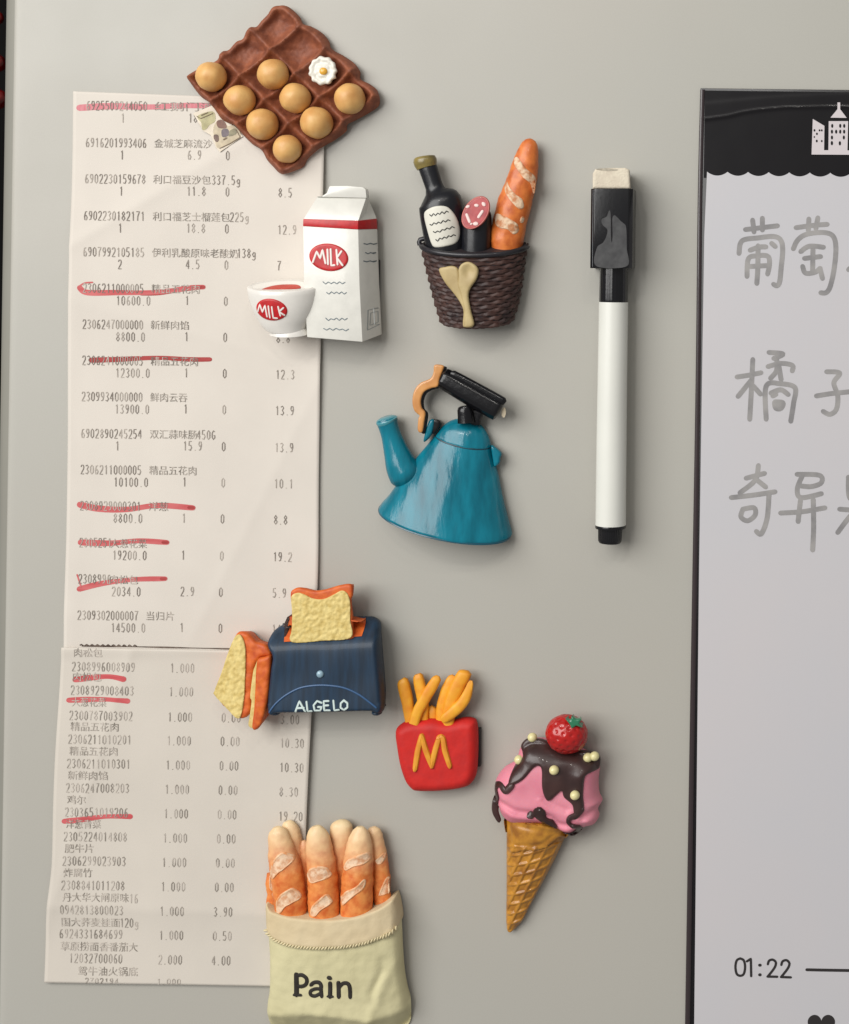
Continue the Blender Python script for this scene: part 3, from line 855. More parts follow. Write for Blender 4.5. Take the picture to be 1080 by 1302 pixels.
    # baguette
    bgm = mat('baguette_crust', (222, 124, 54), 0.45, rgb2=(186, 88, 34), vscale=380, thresh=(0.3, 0.66), bump=0.35, bscale=600, coat=0.1)
    bag = loft(T, 'baguette', z([(830, 50, 10), (828, 60, 32), (824, 80, 48), (816, 120, 64), (800, 200, 82), (776, 300, 94), (746, 400, 104), (718, 500, 110), (692, 600, 110), (677, 700, 106), (672, 780, 98)]), bgm, h0=16, squash=0.8, seg=36,
               disp=lambda x, y, a, t: 1.1 * nz(x, y, 0.09, 6) + 0.6 * nz(x, y, 0.25, 7))
    sg_ = Surf(T, [bag], 30)
    flour = mat('flour_score', (226, 196, 164), 0.7, rgb2=(196, 130, 86), vscale=420, thresh=(0.42, 0.56), bump=0.8, bscale=900)
    bmv = lambda q: [(a - 2, b) for a, b in q]
    for q in ([(712, 178), (735, 170), (765, 205), (800, 250), (840, 285), (856, 330), (850, 400), (832, 395), (820, 340), (780, 305), (740, 255), (715, 215)],
              [(655, 344), (672, 326), (690, 365), (730, 410), (770, 440), (780, 490), (755, 505), (715, 470), (675, 420), (656, 382)],
              [(592, 560), (606, 532), (650, 545), (700, 570), (740, 600), (745, 645), (715, 665), (680, 635), (630, 625), (600, 605)],
              [(768, 548), (782, 560), (770, 592), (754, 582)]):
        relief(T, 'flour_score', z(bmv(q)), flour, lambda x, y, d: sg_(x, y) + puff(d, 0.9, 1.6) + 0.9 * abs(nz(x, y, 0.45, 3)), bot=lambda x, y: sg_(x, y) - 0.5, sp=1.4, parent=bag)
    # spoons
    wood = mat('spoon_wood', (196, 176, 128), 0.5, rgb2=(172, 150, 104), vscale=180, bump=0.15)
    sbk = Surf(T, [base], 30)
    c1, = z([(318, 925)]); c2, = z([(448, 900)])
    relief(T, 'wooden_spatula', z([(252, 890), (300, 872), (345, 866), (378, 880), (388, 920), (395, 990), (415, 1060), (445, 1150), (470, 1230), (462, 1256), (412, 1255), (405, 1225), (410, 1150), (385, 1090), (340, 1030), (290, 970)]),
           wood, lambda x, y, d: sbk(x, y) + 3.5 + puff(d, 2.6, 3), bot=sbk, sp=1.8)
    relief(T, 'wooden_spoon', z([(385, 935), (385, 890), (405, 855), (445, 840), (485, 855), (512, 890), (500, 950), (460, 1010), (448, 1060), (462, 1150), (480, 1235), (445, 1258), (418, 1250), (418, 1150), (398, 1050), (380, 990)]),
           wood, lambda x, y, d: sbk(x, y) + 5.5 + puff(d, 3.2, 3) - 3.6 * math.exp(-((x - c2[0]) ** 2 / 45 + (y - c2[1]) ** 2 / 70)), bot=sbk, sp=1.8)
    pad(T, 565, 335, 640, 400, 6)

def kettle():
    T = Thing('kettle_magnet', 'glossy teal kettle magnet with long spout, black grip and orange bracket', 'magnet', 565, 590, 25, GR)
    z = Z(460, 450, 5.143)
    teal = mat('teal_enamel', (16, 122, 142), 0.2, rgb2=(7, 92, 110), vscale=170, thresh=(0.3, 0.66), stretch=(1.6, 1, 0.45), spec=0.35, coat=0.1, bump=0.4, bscale=120, bdist=0.0011)
    ax = np.array((-0.219, 0.976)); ac = (0.976, 0.219)
    c0 = np.array((667.0, 560.0))
    def stn(lst): return z([tuple(c0 + ax * t) + (r,) for t, r in lst])
    wob = lambda x, y, a, t: 0.9 * nz(x, y, 0.045, 8) + 0.5 * math.sin(9 * a + 2.2 * t) * t + 0.5 * math.sin(5 * a + 1) * t
    body = loft(T, 'kettle_body', stn([(-4, 172), (2, 182), (50, 208), (100, 235), (200, 285), (300, 328), (400, 374), (470, 410), (520, 437), (542, 445), (552, 438), (556, 425)]), teal, h0=10, squash=0.50, tilt=0.34, across=ac, seg=72, disp=wob, step=2)
    lid = loft(T, 'lid', stn([(-132, 8), (-130, 40), (-122, 72), (-104, 108), (-76, 140), (-40, 166), (-8, 180), (2, 184), (6, 181)]), teal, h0=10, squash=0.50, tilt=0.34, across=ac, seg=60, step=1.5, disp=wob)
    loft(T, 'lid_seam', stn([(2, 184), (5, 186.5), (9, 188), (12, 186)]), mat('seam_dark', (14, 52, 64), 0.4), h0=10, squash=0.50, tilt=0.34, across=ac, seg=60, step=1)
    loft(T, 'base_rim', stn([(546, 440), (550, 446), (557, 446), (560, 438)]), mat('base_dark_teal', (14, 78, 96), 0.3, coat=0.3), h0=10, squash=0.50, tilt=0.34, across=ac, seg=72, step=1)
    sp = loft(T, 'spout', [(a[0], a[1], a[2], h) for a, h in zip(z([(164, 424, 66), (167, 436, 71), (176, 470, 65), (196, 540, 66), (226, 640, 82), (260, 735, 104), (296, 800, 112), (320, 850, 80)]), (18, 18, 18, 17, 16, 15, 14, 11))], teal, squash=0.85, seg=36, step=2)
    loft(T, 'spout_lip', z([(159, 412, 45), (161, 420, 64), (164, 432, 73), (170, 446, 67)]), mat('teal_lip', (70, 140, 152), 0.2, coat=0.2), h0=18.2, squash=0.85, seg=30, tilt=0.2, step=1, parent=sp)
    # bracket
    br = [(478,72),(535,75),(536,100),(512,165),(500,212),(455,225),(410,250),(390,300),(395,350),(418,382),(412,440),(398,512),(368,500),(372,420),(380,405),(345,370),(332,310),(345,240),(385,190),(450,160),(470,120)]
    bl = M['black_gloss']
    relief(T, 'bracket_side', z([(a + 13, b + 10) for a, b in br]), bl, lambda x, y, d: 20 + puff(d, 4, 3), bot=8, sp=2, step=1.2)
    relief(T, 'orange_bracket', z(br), mat('bracket_orange', (216, 154, 88), 0.35, rgb2=(192, 128, 66), vscale=250, coat=0.3), lambda x, y, d: 25 + puff(d, 2.2, 1.8), bot=8, sp=2, step=1.2)
    # grip
    grip = loft(T, 'grip', z([(522, 152, 48), (530, 156, 60), (548, 166, 66), (640, 220, 70), (760, 290, 72), (880, 357, 72), (898, 367, 68), (905, 371, 55)]), bl, h0=26, squash=0.75, seg=24,
                disp=lambda x, y, a, t: 0.8 * math.cos(a * 6) , step=2)
    loft(T, 'grip_top_bar', z([(585, 128, 18), (600, 134, 26), (760, 220, 28), (925, 312, 28), (938, 322, 16)]), bl, h0=30, squash=0.8, seg=16, parent=grip)
    relief(T, 'worn_chip', z([(918, 362), (935, 350), (944, 385), (934, 415), (918, 405)]), mat('chip', (200, 186, 160), 0.6), lambda x, y, d: 26, bot=20, sp=1.5, parent=grip)
    loft(T, 'knob', z([(672, 338, 26), (673, 344, 42), (676, 362, 50), (680, 400, 52), (684, 450, 56)]), bl, h0=24, squash=0.8, seg=28)
    relief(T, 'grip_post', z([(700, 360), (790, 380), (775, 430), (765, 472), (700, 455)]), bl, lambda x, y, d: 18 + puff(d, 4, 3), bot=4, sp=2)
    relief(T, 'front_lug', z([(400, 580), (405, 530), (436, 440), (470, 436), (462, 500), (440, 550)]), teal, lambda x, y, d: 18 + puff(d, 4, 3), bot=4, sp=2)
    relief(T, 'front_lug_cap', z([(452, 436), (506, 442), (500, 490), (462, 530), (452, 500)]), bl, lambda x, y, d: 17 + puff(d, 3, 2), bot=4, sp=2)
    relief(T, 'back_lug', z([(838, 606), (866, 615), (908, 655), (900, 690), (896, 720), (862, 745), (850, 700)]), teal, lambda x, y, d: 15 + puff(d, 4, 3), bot=2, sp=2)
    pad(T, 530, 580, 610, 650, 6)

def toaster():
    T = Thing('toaster_magnet', 'dark blue toaster magnet lettered ALGELO with a slice of toast and two slices leaning', 'magnet', 390, 835, 35, GR)
    z = Z(260, 730, 4.5)
    blue = mat('toaster_blue', (20, 52, 78), 0.55, rgb2=(10, 32, 50), vscale=260, stretch=(2.2, 1, 0.25), thresh=(0.3, 0.7), bump=0.25, bscale=350, coat=0.08)
    def yt(x): return 730 + (400 - (x - 344) / 140 * 26) / 4.5
    def bt(x, y, d):
        t = yt(x); base = 50
        h = base + 2 * nz(x, y, 0.02, 2)
        q = (t - y) / 3.0; h -= 1.15 * 3.0 * (math.log1p(math.exp(q)) if q < 20 else q)
        return 8 + (h - 8) * (0.6 + 0.4 * puff(d, 1, 5 if y > 890 else 7))
    body = relief(T, 'toaster_body', z([(365,385),(385,335),(440,300),(480,290),(700,275),(900,262),(950,268),(985,290),(1005,340),(1020,500),(1035,700),(1030,768),(1012,790),(975,790),(955,776),(700,783),(450,786),(420,800),(380,788),(372,700),(388,540),(398,465),(375,420)]),
                  blue, bt, bot=3, sp=2.0, sharp=60)
    sb = Surf(T, [body], 45)
    crust = mat('toast_crust', (222, 108, 34), 0.55, rgb2=(188, 74, 22), vscale=420, bump=0.3, bscale=800)
    crumb = mat('bread_crumb', (226, 204, 134), 0.65, rgb2=(204, 178, 104), vscale=500, thresh=(0.36, 0.62), bump=0.5, bscale=900)
    relief(T, 'toast_slot', z([(470, 376), (464, 350), (500, 232), (560, 240), (860, 252), (912, 258), (916, 300), (910, 346), (700, 362)]), crust,
           lambda x, y, d: max(26, sb(x, y)) + 1.2, bot=10, sp=2.5, cr=False)
    relief(T, 'slot_edge', z([(452, 300), (470, 280), (492, 232), (504, 240), (486, 300), (472, 350), (462, 345)]), mat('slot_dark', (50, 26, 18), 0.5), lambda x, y, d: max(28, sb(x, y)) + 1.8 + nz(x, y, 0.5, 1), bot=10, sp=2, step=1.2)
    ts = relief(T, 'toast_slice', z([(505,108),(518,82),(560,68),(640,85),(700,80),(780,57),(840,48),(862,65),(861,110),(850,150),(860,250),(862,330),(856,362),(700,375),(512,380),(510,300),(512,200)]), crust,
                lambda x, y, d: 42 + puff(d, 4, 3), bot=22, sp=2.2)
    cf = lambda x, y, d: 46.5 + puff(d, 1.0, 1.2) + 1.0 * (nz(x, y, 0.22, 3) + 0.6 * nz(x, y, 0.5, 4))
    relief(T, 'toast_crumb', z([(514,118),(550,95),(590,105),(640,128),(700,130),(760,102),(800,82),(832,98),(848,150),(850,250),(852,350),(700,368),(518,376),(517,300),(518,200)]), crumb, cf, bot=42, sp=1.4, parent=ts)
    s = Strokes(); s.add(z([(392, 772), (430, 722), (490, 672), (570, 632), (660, 617), (740, 618), (820, 632), (900, 668), (960, 710), (1000, 742)]), 2.6, sb, 0.0, 1.3, step=1.5)
    s.build(T, 'arched_ridge', mat('ridge_blue', (48, 86, 128), 0.42))
    (bx, by), = z([(684, 552)])
    ball(T, 'button', bx, by, sb(bx, by) + 0.5, 4.6, 4.6, 3.0, mat('button_blue', (150, 180, 196), 0.3, coat=0.4, var=0.1))
    s = Strokes(); le = [[(542, 775), (566, 712), (598, 772)], [(552, 752), (590, 750)], [(606, 716), (612, 772), (634, 770)], [(690, 722), (666, 712), (646, 736), (652, 766), (682, 768), (692, 746), (672, 746)],
        [(730, 712), (703, 713), (706, 766), (736, 766)], [(704, 738), (728, 737)], [(758, 710), (763, 766), (788, 763)], [(818, 708), (800, 725), (799, 750), (818, 764), (838, 748), (838, 724), (818, 708)]]
    for q in le: s.add([(a, b - 1.3) for a, b in z(q)], 2.7, sb, 0.35, 0.6, sm=False)
    s.build(T, 'lettering', mat('letter_cream', (206, 222, 218), 0.5))
    # feet
    for x in (412, 992):
        (fx, fy), = z([(x, 786)]); ball(T, 'foot', fx, fy, 38, 6.5, 3.4, 9, blue)
    # leaning slices
    s1 = relief(T, 'bread_slice', z([(180,345),(215,330),(255,342),(300,385),(355,402),(386,440),(382,465),(335,472),(303,505),(288,560),(276,700),(262,795),(212,830),(165,800),(98,755),(90,728),(60,700),(100,560),(150,410)]),
                crust, lambda x, y, d: 30 + puff(d, 6, 4) + 0.10 * (x - 300) + 0.8 * nz(x, y, 0.12, 5), bot=4, sp=2.2)
    relief(T, 'bread_crumb', z([(186,348),(214,346),(238,400),(243,480),(240,600),(234,700),(217,800),(190,822),(130,768),(56,692),(57,668),(100,560),(130,470),(160,392)]), crumb,
           lambda x, y, d: 37 + puff(d, 1.2, 1.2) + 0.9 * (nz(x, y, 0.22, 13) + 0.6 * nz(x, y, 0.5, 4)) + 0.10 * (x - 300), bot=28, sp=1.5, parent=s1)
    s2 = relief(T, 'bread_slice', z([(318, 478), (352, 466), (392, 462), (388, 560), (376, 700), (362, 770), (342, 842), (312, 878), (286, 868), (296, 770), (304, 640), (308, 540)]),
                crust, lambda x, y, d: 42 + puff(d, 4, 4) + 0.8 * nz(x, y, 0.12, 6), bot=4, sp=2.2)
    relief(T, 'bread_crumb', z([(298, 520), (318, 482), (322, 560), (312, 650), (306, 720), (312, 770), (304, 868), (262, 862), (268, 800), (278, 720), (270, 690), (286, 560)]), crumb,
           lambda x, y, d: 40 + puff(d, 1.2, 1.2), bot=10, sp=1.6, parent=s2)
    pad(T, 350, 800, 468, 880, 6)

def fries():
    T = Thing('fries_magnet', 'red french fries box magnet with orange fries and a raised yellow M', 'magnet', 556, 930, 18, GR)
    z = Z(490, 840, 7.23)
    red = mat('box_red', (206, 36, 30), 0.6, rgb2=(190, 36, 34), vscale=300, spec=0.35, bump=0.25, bscale=900)
    fry = mat('fry_orange', (240, 174, 44), 0.5, rgb2=(228, 142, 30), vscale=260, thresh=(0.3, 0.7), bump=0.2, bscale=700)
    bx = relief(T, 'box', z([(95,640),(130,600),(200,562),(330,546),(440,541),(560,558),(640,550),(720,532),(790,537),(838,572),(850,700),(847,900),(835,1040),(800,1120),(740,1165),(600,1195),(420,1208),(290,1205),(240,1185),(180,1110),(130,960),(100,780),(90,700)]),
                red, lambda x, y, d: 12 + puff(d, 14, 12) + 0.5 * nz(x, y, 0.06, 3), bot=4, sp=2.2, sharp=80)
    fr = [([(150,168,26),(160,185,42),(178,260,48),(205,380,45),(225,520,40),(232,580,36)], 13), ([(298,122,24),(303,140,38),(318,220,44),(338,300,46),(350,400,40),(360,560,34)], 13),
          ([(484,140,14),(476,162,34),(430,240,42),(370,340,44),(300,470,42),(265,580,40)], 19), ([(410,420,18),(430,450,36),(440,520,42),(440,600,36)], 8),
          ([(632,135,14),(620,155,34),(580,240,46),(550,340,48),(525,450,46),(515,590,40)], 12), ([(742,90,24),(738,108,50),(690,190,56),(650,270,56),(610,370,52),(590,450,48),(585,590,40)], 18),
          ([(790,185,10),(784,210,22),(750,320,38),(700,400,44),(630,465,44),(555,525,38),(520,548,22)], 24)]
    for i, (st, h) in enumerate(fr):
        loft(T, 'fry', z([(a, b, r * 1.27) for a, b, r in st]), fry, h0=h, squash=0.7, seg=16, disp=lambda x, y, a, t: -0.55 * math.cos(4 * a) + 0.35 * nz(x, y, 0.15, 2))
    s = Strokes(); sb = Surf(T, [bx], 26)
    for q in ([(288, 975), (312, 820), (348, 675)], [(350, 672), (385, 800), (440, 945)], [(442, 945), (475, 800), (508, 692)], [(505, 690), (540, 690), (565, 820), (605, 945)]):
        s.add(z(q), 7.6, sb, 0.2, 3.0, taper=lambda t: 0.86 + 0.16 * math.sin(math.pi * t))
    s.build(T, 'letter_m', mat('m_yellow', (236, 170, 50), 0.5, rgb2=(216, 134, 36), vscale=200))
    pad(T, 540, 930, 609.5, 978, 9)

def ice_cream():
    T = Thing('ice_cream_magnet', 'pink ice cream cone magnet with chocolate sauce, pale pearls and a strawberry on top', 'magnet', 700, 1040, 25, GR)
    z = Z(610, 890, 4.2)
    wf = mat('waffle', (200, 140, 48), 0.35, rgb2=(150, 96, 32), vscale=320, coat=0.15, bump=0.15)
    co = z([(138, 630), (250, 640), (400, 660), (470, 700), (455, 745), (392, 880), (335, 990), (270, 1110), (215, 1215), (170, 1262), (150, 1272), (135, 1255), (130, 1200), (132, 1000), (134, 850), (136, 720)])
    dA = (math.cos(math.radians(-14)), math.sin(math.radians(-14))); dB = (-0.42, 0.907)
    (ax_, ay_), = z([(150, 1270)])
    def edges(y):
        yy = (y - 890) * 4.2
        l = 132; r = np.interp(yy, [640, 745, 880, 990, 1110, 1215, 1270], [470, 455, 392, 335, 270, 215, 160])
        return 610 + l / 4.2, 610 + r / 4.2
    def cone(x, y, d):
        l, r = edges(y); c = (l + r) / 2; w_ = max((r - l) / 2, 1); t = max(-1, min(1, (x - c) / w_))
        hb = 6 + w_ * 0.72 * math.sqrt(max(0, 1 - t * t))
        if y > 890 + 770 / 4.2:
            sA = (-(x - ax_) * dA[1] + (y - ay_) * dA[0]) / 12.5
            sB = ((x - ax_) * dB[1] - (y - ay_) * dB[0]) / 12.5
            fa = abs(sA - round(sA)) * 12.5; fb = abs(sB + 0.3 - round(sB + 0.3)) * 12.5
            rd = max(max(0, 1 - (fa / 2.6) ** 2), max(0, 1 - (fb / 2.6) ** 2))
            hb += 2.2 * rd * min(1, d / 3 + 0.3)
        return hb
    cn = relief(T, 'waffle_cone', co, wf, cone, bot=2, sp=1.05, step=1.2, sharp=70)
    sc = Surf(T, [cn], 20)
    relief(T, 'cone_collar', z([(140, 630), (300, 640), (470, 700), (452, 748), (420, 735), (360, 775), (300, 790), (240, 790), (200, 808), (165, 812), (140, 795), (136, 720)]), wf,
           lambda x, y, d: sc(x, y) + 1.0 + puff(d, 3, 3) - 1.6 * math.exp(-((d - 7) / 3.5) ** 2), bot=lambda x, y: min(sc(x, y), 20), sp=1.6)
    pk = mat('ice_cream_pink', (230, 146, 162), 0.55, rgb2=(220, 126, 146), vscale=110, bump=0.12, bscale=500, sss=0.1)
    pout = z([(215,265),(190,330),(130,370),(90,420),(75,470),(80,530),(95,560),(105,600),(130,640),(170,665),(240,672),(330,665),(390,680),(450,712),(490,715),(560,685),(612,670),(636,630),(630,590),(652,550),(636,505),(632,440),(638,350),(600,300),(400,230),(280,220)])
    fold1 = catmull(z([(95, 520), (150, 545), (210, 570), (300, 580), (380, 600), (430, 640), (480, 645)]), False, 2)
    fold2 = catmull(z([(560, 600), (600, 585), (640, 555)]), False, 2)
    fold3 = catmull(z([(360, 500), (400, 530), (470, 560)]), False, 2)
    def pink(x, y, d):
        h = 14 + puff(d, 30, 26) + 2.2 * nz(x, y, 0.03, 4)
        for F_, am, wd_ in ((fold1, 3.6, 4.5), (fold2, 3.0, 4), (fold3, 1.5, 4)):
            best = min(((x - p[0]) ** 2 + (y - p[1]) ** 2, p[1]) for p in F_)
            dd = math.sqrt(best[0]) * (1 if y > best[1] else -1)
            h -= am * math.exp(-(dd / wd_) ** 2) - am * 0.6 * math.exp(-((dd - 7) / wd_) ** 2)
        return h
    pi = relief(T, 'ice_cream', pout, pk, pink, bot=4, sp=1.9, sharp=80)
    sp = Surf(T, [pi], 20)
    ch = mat('chocolate', (66, 42, 39), 0.36, rgb2=(50, 31, 30), vscale=130, coat=0.12, bump=0.15)
    main = z([(228,228),(260,202),(310,205),(350,212),(450,262),(560,268),(640,290),(640,362),(605,368),(572,385),(562,480),(566,550),(545,586),(515,578),(502,530),(460,492),(448,458),(420,480),(385,510),(362,500),(345,440),(343,350),(328,325),(300,337),(250,392),(205,420),(172,432),(165,410),(190,345),(235,292),(222,255)])
    cm = relief(T, 'chocolate_sauce', main, ch, lambda x, y, d: max(sp(x, y), 26) + puff(d, 4.2, 4) + 1.2 * nz(x, y, 0.06, 2), bot=lambda x, y: min(sp(x, y) - 1.0, 22), sp=1.8, step=1.3, sharp=80)
    for q, w_ in (([(182, 428), (150, 458), (118, 436), (90, 455), (96, 500), (84, 545), (82, 600), (100, 645)], 7.5), ([(550, 560), (525, 585), (490, 600), (488, 635), (530, 655), (532, 685), (495, 714), (460, 705)], 7.5),
                  ([(285, 586), (310, 578), (328, 562)], 8.5), ([(328, 570), (345, 605), (372, 638), (398, 656)], 13)):
        s = Strokes(); s.add(z(q), w_ * 1.15, sp, 1.5, 2.8, step=1.2, taper=lambda t: 0.85 + 0.2 * math.sin(9 * t + 1)); s.build(T, 'chocolate_drip', ch)
    pm = mat('pearl_cream', (226, 216, 160), 0.35, coat=0.2)
    s2 = Surf(T, [pi, cm], 24)
    for a, b in ((283, 198), (215, 310), (412, 338), (522, 470), (582, 297), (617, 290)):
        (x, y, r), = z([(a, b, 26)]); ball(T, 'pearl', x, y, max(24, s2(x, y)) + 2.5, r, r * 0.96, r, pm, seg=18, rings=12)
    (x, y), = z([(470, 170)])
    def seeds(a, b, c):
        th = math.acos(max(-1, min(1, -b))); ph = math.atan2(c, a)
        i = round(th / 0.33); off = 0.5 * (i % 2)
        j = round(ph / 0.42 - off) + off
        d2 = ((th - i * 0.33) / 0.08) ** 2 + ((ph - j * 0.42) * max(0.2, math.sin(th)) / 0.08) ** 2
        return -0.055 * math.exp(-d2) + 0.02 * noise.noise(Vector((a * 2, b * 2, c * 2)))
    sw = ball(T, 'strawberry', x, y, 34, 27, 24.5, 22, mat('strawberry_red', (190, 26, 22), 0.26, coat=0.2, rgb2=(158, 22, 22), vscale=150), rot=12, disp=seeds, seg=90, rings=60)
    relief(T, 'strawberry_leaf', z([(470, 68), (498, 74), (505, 52), (525, 68), (556, 70), (545, 92), (562, 116), (528, 104), (505, 122), (494, 98)]), mat('leaf_green', (40, 118, 84), 0.3, coat=0.4), lambda x, y, d: 50 + puff(d, 2, 2), bot=38, sp=1.2, step=1, cr=False, parent=sw)
    pad(T, 660, 980, 740, 1040, 6)

def bread_bag():
    T = Thing('bread_bag_magnet', 'cream cloth bag magnet lettered Pain, packed with seven golden baguettes', 'magnet', 425, 1180, 28, GR)
    z = Z(320, 1030, 4.786)
    cl = mat('bag_cloth', (214, 206, 164), 0.7, rgb2=(202, 194, 152), vscale=70, bump=0.3, bscale=900)
    cf = mat('bag_cuff', (214, 196, 160), 0.7, rgb2=(206, 186, 148), vscale=70, bump=0.3, bscale=900)
    xc = 425.0
    def bagh(x, y, d):
        t = (x - xc) / 92
        h = 16 + 26 * math.sqrt(max(0, 1 - min(1, abs(t)) ** 2.4)) * (0.8 + 0.2 * min(1, (y - 1140) / 60))
        h += 1.6 * nz(x, y * 0.6, 0.035, 11) + 0.8 * nz(x, y, 0.09, 12)
        h += 2.2 * math.exp(-((x + 0.4 * y - 990) / 7.0) ** 2) * min(1, max(0, (y - 1210) / 30))
        h -= 2.5 * math.exp(-((x - 482 - 6 * math.sin(y / 12)) / 5.0) ** 2) * math.exp(-((y - 1245) / 25) ** 2)
        yb = 1284 + 4 * math.sin(x / 23.0) + 3 * nz(x, 0, 0.05, 2)
        if y > yb: h -= min(y - yb, 8) * 0.12 * (y - yb) * 0.5 + max(0, y - yb - 8) * 0.5
        return 8 + (h - 8) * (0.35 + 0.65 * puff(d, 1, 9))
    bag = relief(T, 'bag', z([(84,700),(96,900),(97,1050),(92,1130),(80,1200),(74,1290),(84,1350),(130,1390),(300,1400),(500,1405),(700,1405),(880,1395),(935,1350),(950,1270),(952,1200),(935,1120),(918,1010),(908,860),(898,690),(870,640),(700,660),(500,690),(300,690),(110,650)]),
                 cl, bagh, bot=3, sp=2.2, sharp=80)
    def ch(x, y, d):
        dx = max(0.8, min(9, x - 336, 507 - x)); return bagh(x, y, dx) + 1.8 + puff(d, 3.2, 2.2)
    cuff = relief(T, 'bag_cuff', z([(78,585),(110,602),(160,618),(300,634),(500,638),(650,622),(780,584),(858,540),(872,548),(888,612),(896,700),(860,728),(780,756),(650,785),(500,798),(300,795),(170,775),(110,745),(82,712),(74,640)]),
                  cf, ch, bot=3, sp=2.2, sharp=80, draft=0.0)
    sc = Surf(T, [cuff, bag], 30)
    line = catmull(z([(82, 712), (110, 745), (170, 778), (300, 797), (400, 800), (500, 800), (650, 787), (780, 757), (860, 726), (894, 702)]), False, 0.5)
    V = []; F = []
    pitch = 3.6; acc = 0; last = line[0]; cen = []
    for p in line:
        acc += math.hypot(p[0] - last[0], p[1] - last[1]); last = p
        if acc >= pitch: cen.append(p); acc = 0
    for i, (x, y) in enumerate(cen):
        h = max(sc(x, y), bagh(x, y, 9)) + 3.4; b0 = len(V); p2 = cen[min(i + 1, len(cen) - 1)]; p1 = cen[max(i - 1, 0)]; a = math.atan2(p2[1] - p1[1], p2[0] - p1[0]) - math.radians(48 + 10 * math.sin(i * 2.3)); r1, r2 = 3.4, 1.5
        for u_ in range(7):
            th = math.pi * u_ / 6
            for k in range(8):
                ph = 2 * math.pi * k / 8
                ex, ey, ez = r1 * math.cos(th), r2 * math.sin(th) * math.cos(ph), 2.2 * math.sin(th) * math.sin(ph)
                V.append((x + ex * math.cos(a) - ey * math.sin(a), y + ex * math.sin(a) + ey * math.cos(a), h + ez))
        for u_ in range(6):
            for k in range(8):
                k2 = (k + 1) % 8; F.append((b0 + u_ * 8 + k, b0 + u_ * 8 + k2, b0 + (u_ + 1) * 8 + k2, b0 + (u_ + 1) * 8 + k))
    T.build('twisted_cord', V, F, mat('cord_cream', (214, 200, 160), 0.6), kind='stuff')
    s = Strokes(); sb = Surf(T, [bag], 40)
    tx = [([(290, 975), (290, 1095)], 26), ([(276, 1099), (316, 1099)], 15), ([(292, 980), (325, 975), (350, 990), (356, 1012), (345, 1035), (320, 1046), (296, 1044)], 20),
          ([(382, 1032), (400, 1018), (428, 1018), (442, 1035), (442, 1060), (446, 1098)], 20), ([(440, 1056), (405, 1058), (378, 1072), (380, 1094), (405, 1100), (436, 1085)], 18),
          ([(497, 1022), (497, 1100)], 22), ([(484, 1100), (512, 1102)], 12), ([(490, 988), (496, 990)], 22),
          ([(548, 1018), (550, 1100)], 22), ([(552, 1045), (575, 1022), (602, 1022), (616, 1045), (618, 1104)], 20)]
    for q, w_ in tx: s.add(z(q), w_ * 1.22 / 4.786, sb, 0.4, 0.8, step=1.0, sm=len(q) > 2)
    s.build(T, 'lettering', mat('letter_black', (40, 34, 28), 0.5))
    def bm_(nm, z0, z1): return mat(nm, (238, 152, 78), 0.5, rgb2=(208, 98, 36), vscale=380, thresh=(0.32, 0.68), bump=0.3, bscale=700, grad=(z0, z1, (238, 214, 168)), coat=0.06)
    crust = bm_('crust_golden', 0.020, 0.036)
    L_ = [
     ('b', [(214, 62, 20), (220, 80, 42), (236, 130, 56), (258, 250, 60), (278, 400, 58), (290, 600, 55)], 16),
     ('b', [(106, 380, 16), (110, 420, 26), (116, 500, 30), (124, 640, 34)], 16),
     ('b', [(312, 180, 14), (316, 210, 32), (320, 300, 44), (326, 450, 46), (332, 640, 42)], 16),
     ('b', [(556, 54, 24), (554, 78, 58), (548, 130, 72), (545, 220, 70), (540, 350, 62), (535, 640, 60)], 16),
     ('b', [(736, 100, 20), (742, 120, 42), (757, 170, 48), (770, 260, 56), (785, 360, 56), (797, 500, 54), (802, 600, 50)], 18),
     ('f', [(152, 100, 22), (157, 122, 50), (168, 175, 68), (186, 260, 84), (206, 350, 96), (224, 450, 100), (238, 560, 100), (244, 640, 92)], 27),
     ('f', [(392, 95, 22), (396, 120, 50), (402, 165, 70), (411, 240, 82), (424, 330, 88), (434, 450, 93), (440, 560, 95), (444, 660, 92)], 31),
     ('f', [(662, 100, 22), (661, 122, 46), (660, 170, 68), (655, 245, 84), (650, 340, 92), (645, 450, 96), (640, 560, 96), (636, 660, 92)], 31)]
    brs = []
    for i, (kd, st, h) in enumerate(L_):
        brs.append(loft(T, 'baguette', z(st), crust, h0=h - 5, squash=0.70, seg=32, disp=lambda x, y, a, t, i=i: 1.2 * nz(x, y, 0.08, i) + 0.7 * nz(x, y, 0.22, i + 9) + 0.35 * nz(x, y, 0.5, i + 3), step=2.5))
    fl = mat('bread_score', (236, 204, 172), 0.65, rgb2=(212, 154, 112), vscale=650, thresh=(0.36, 0.6), bump=0.5, bscale=900)
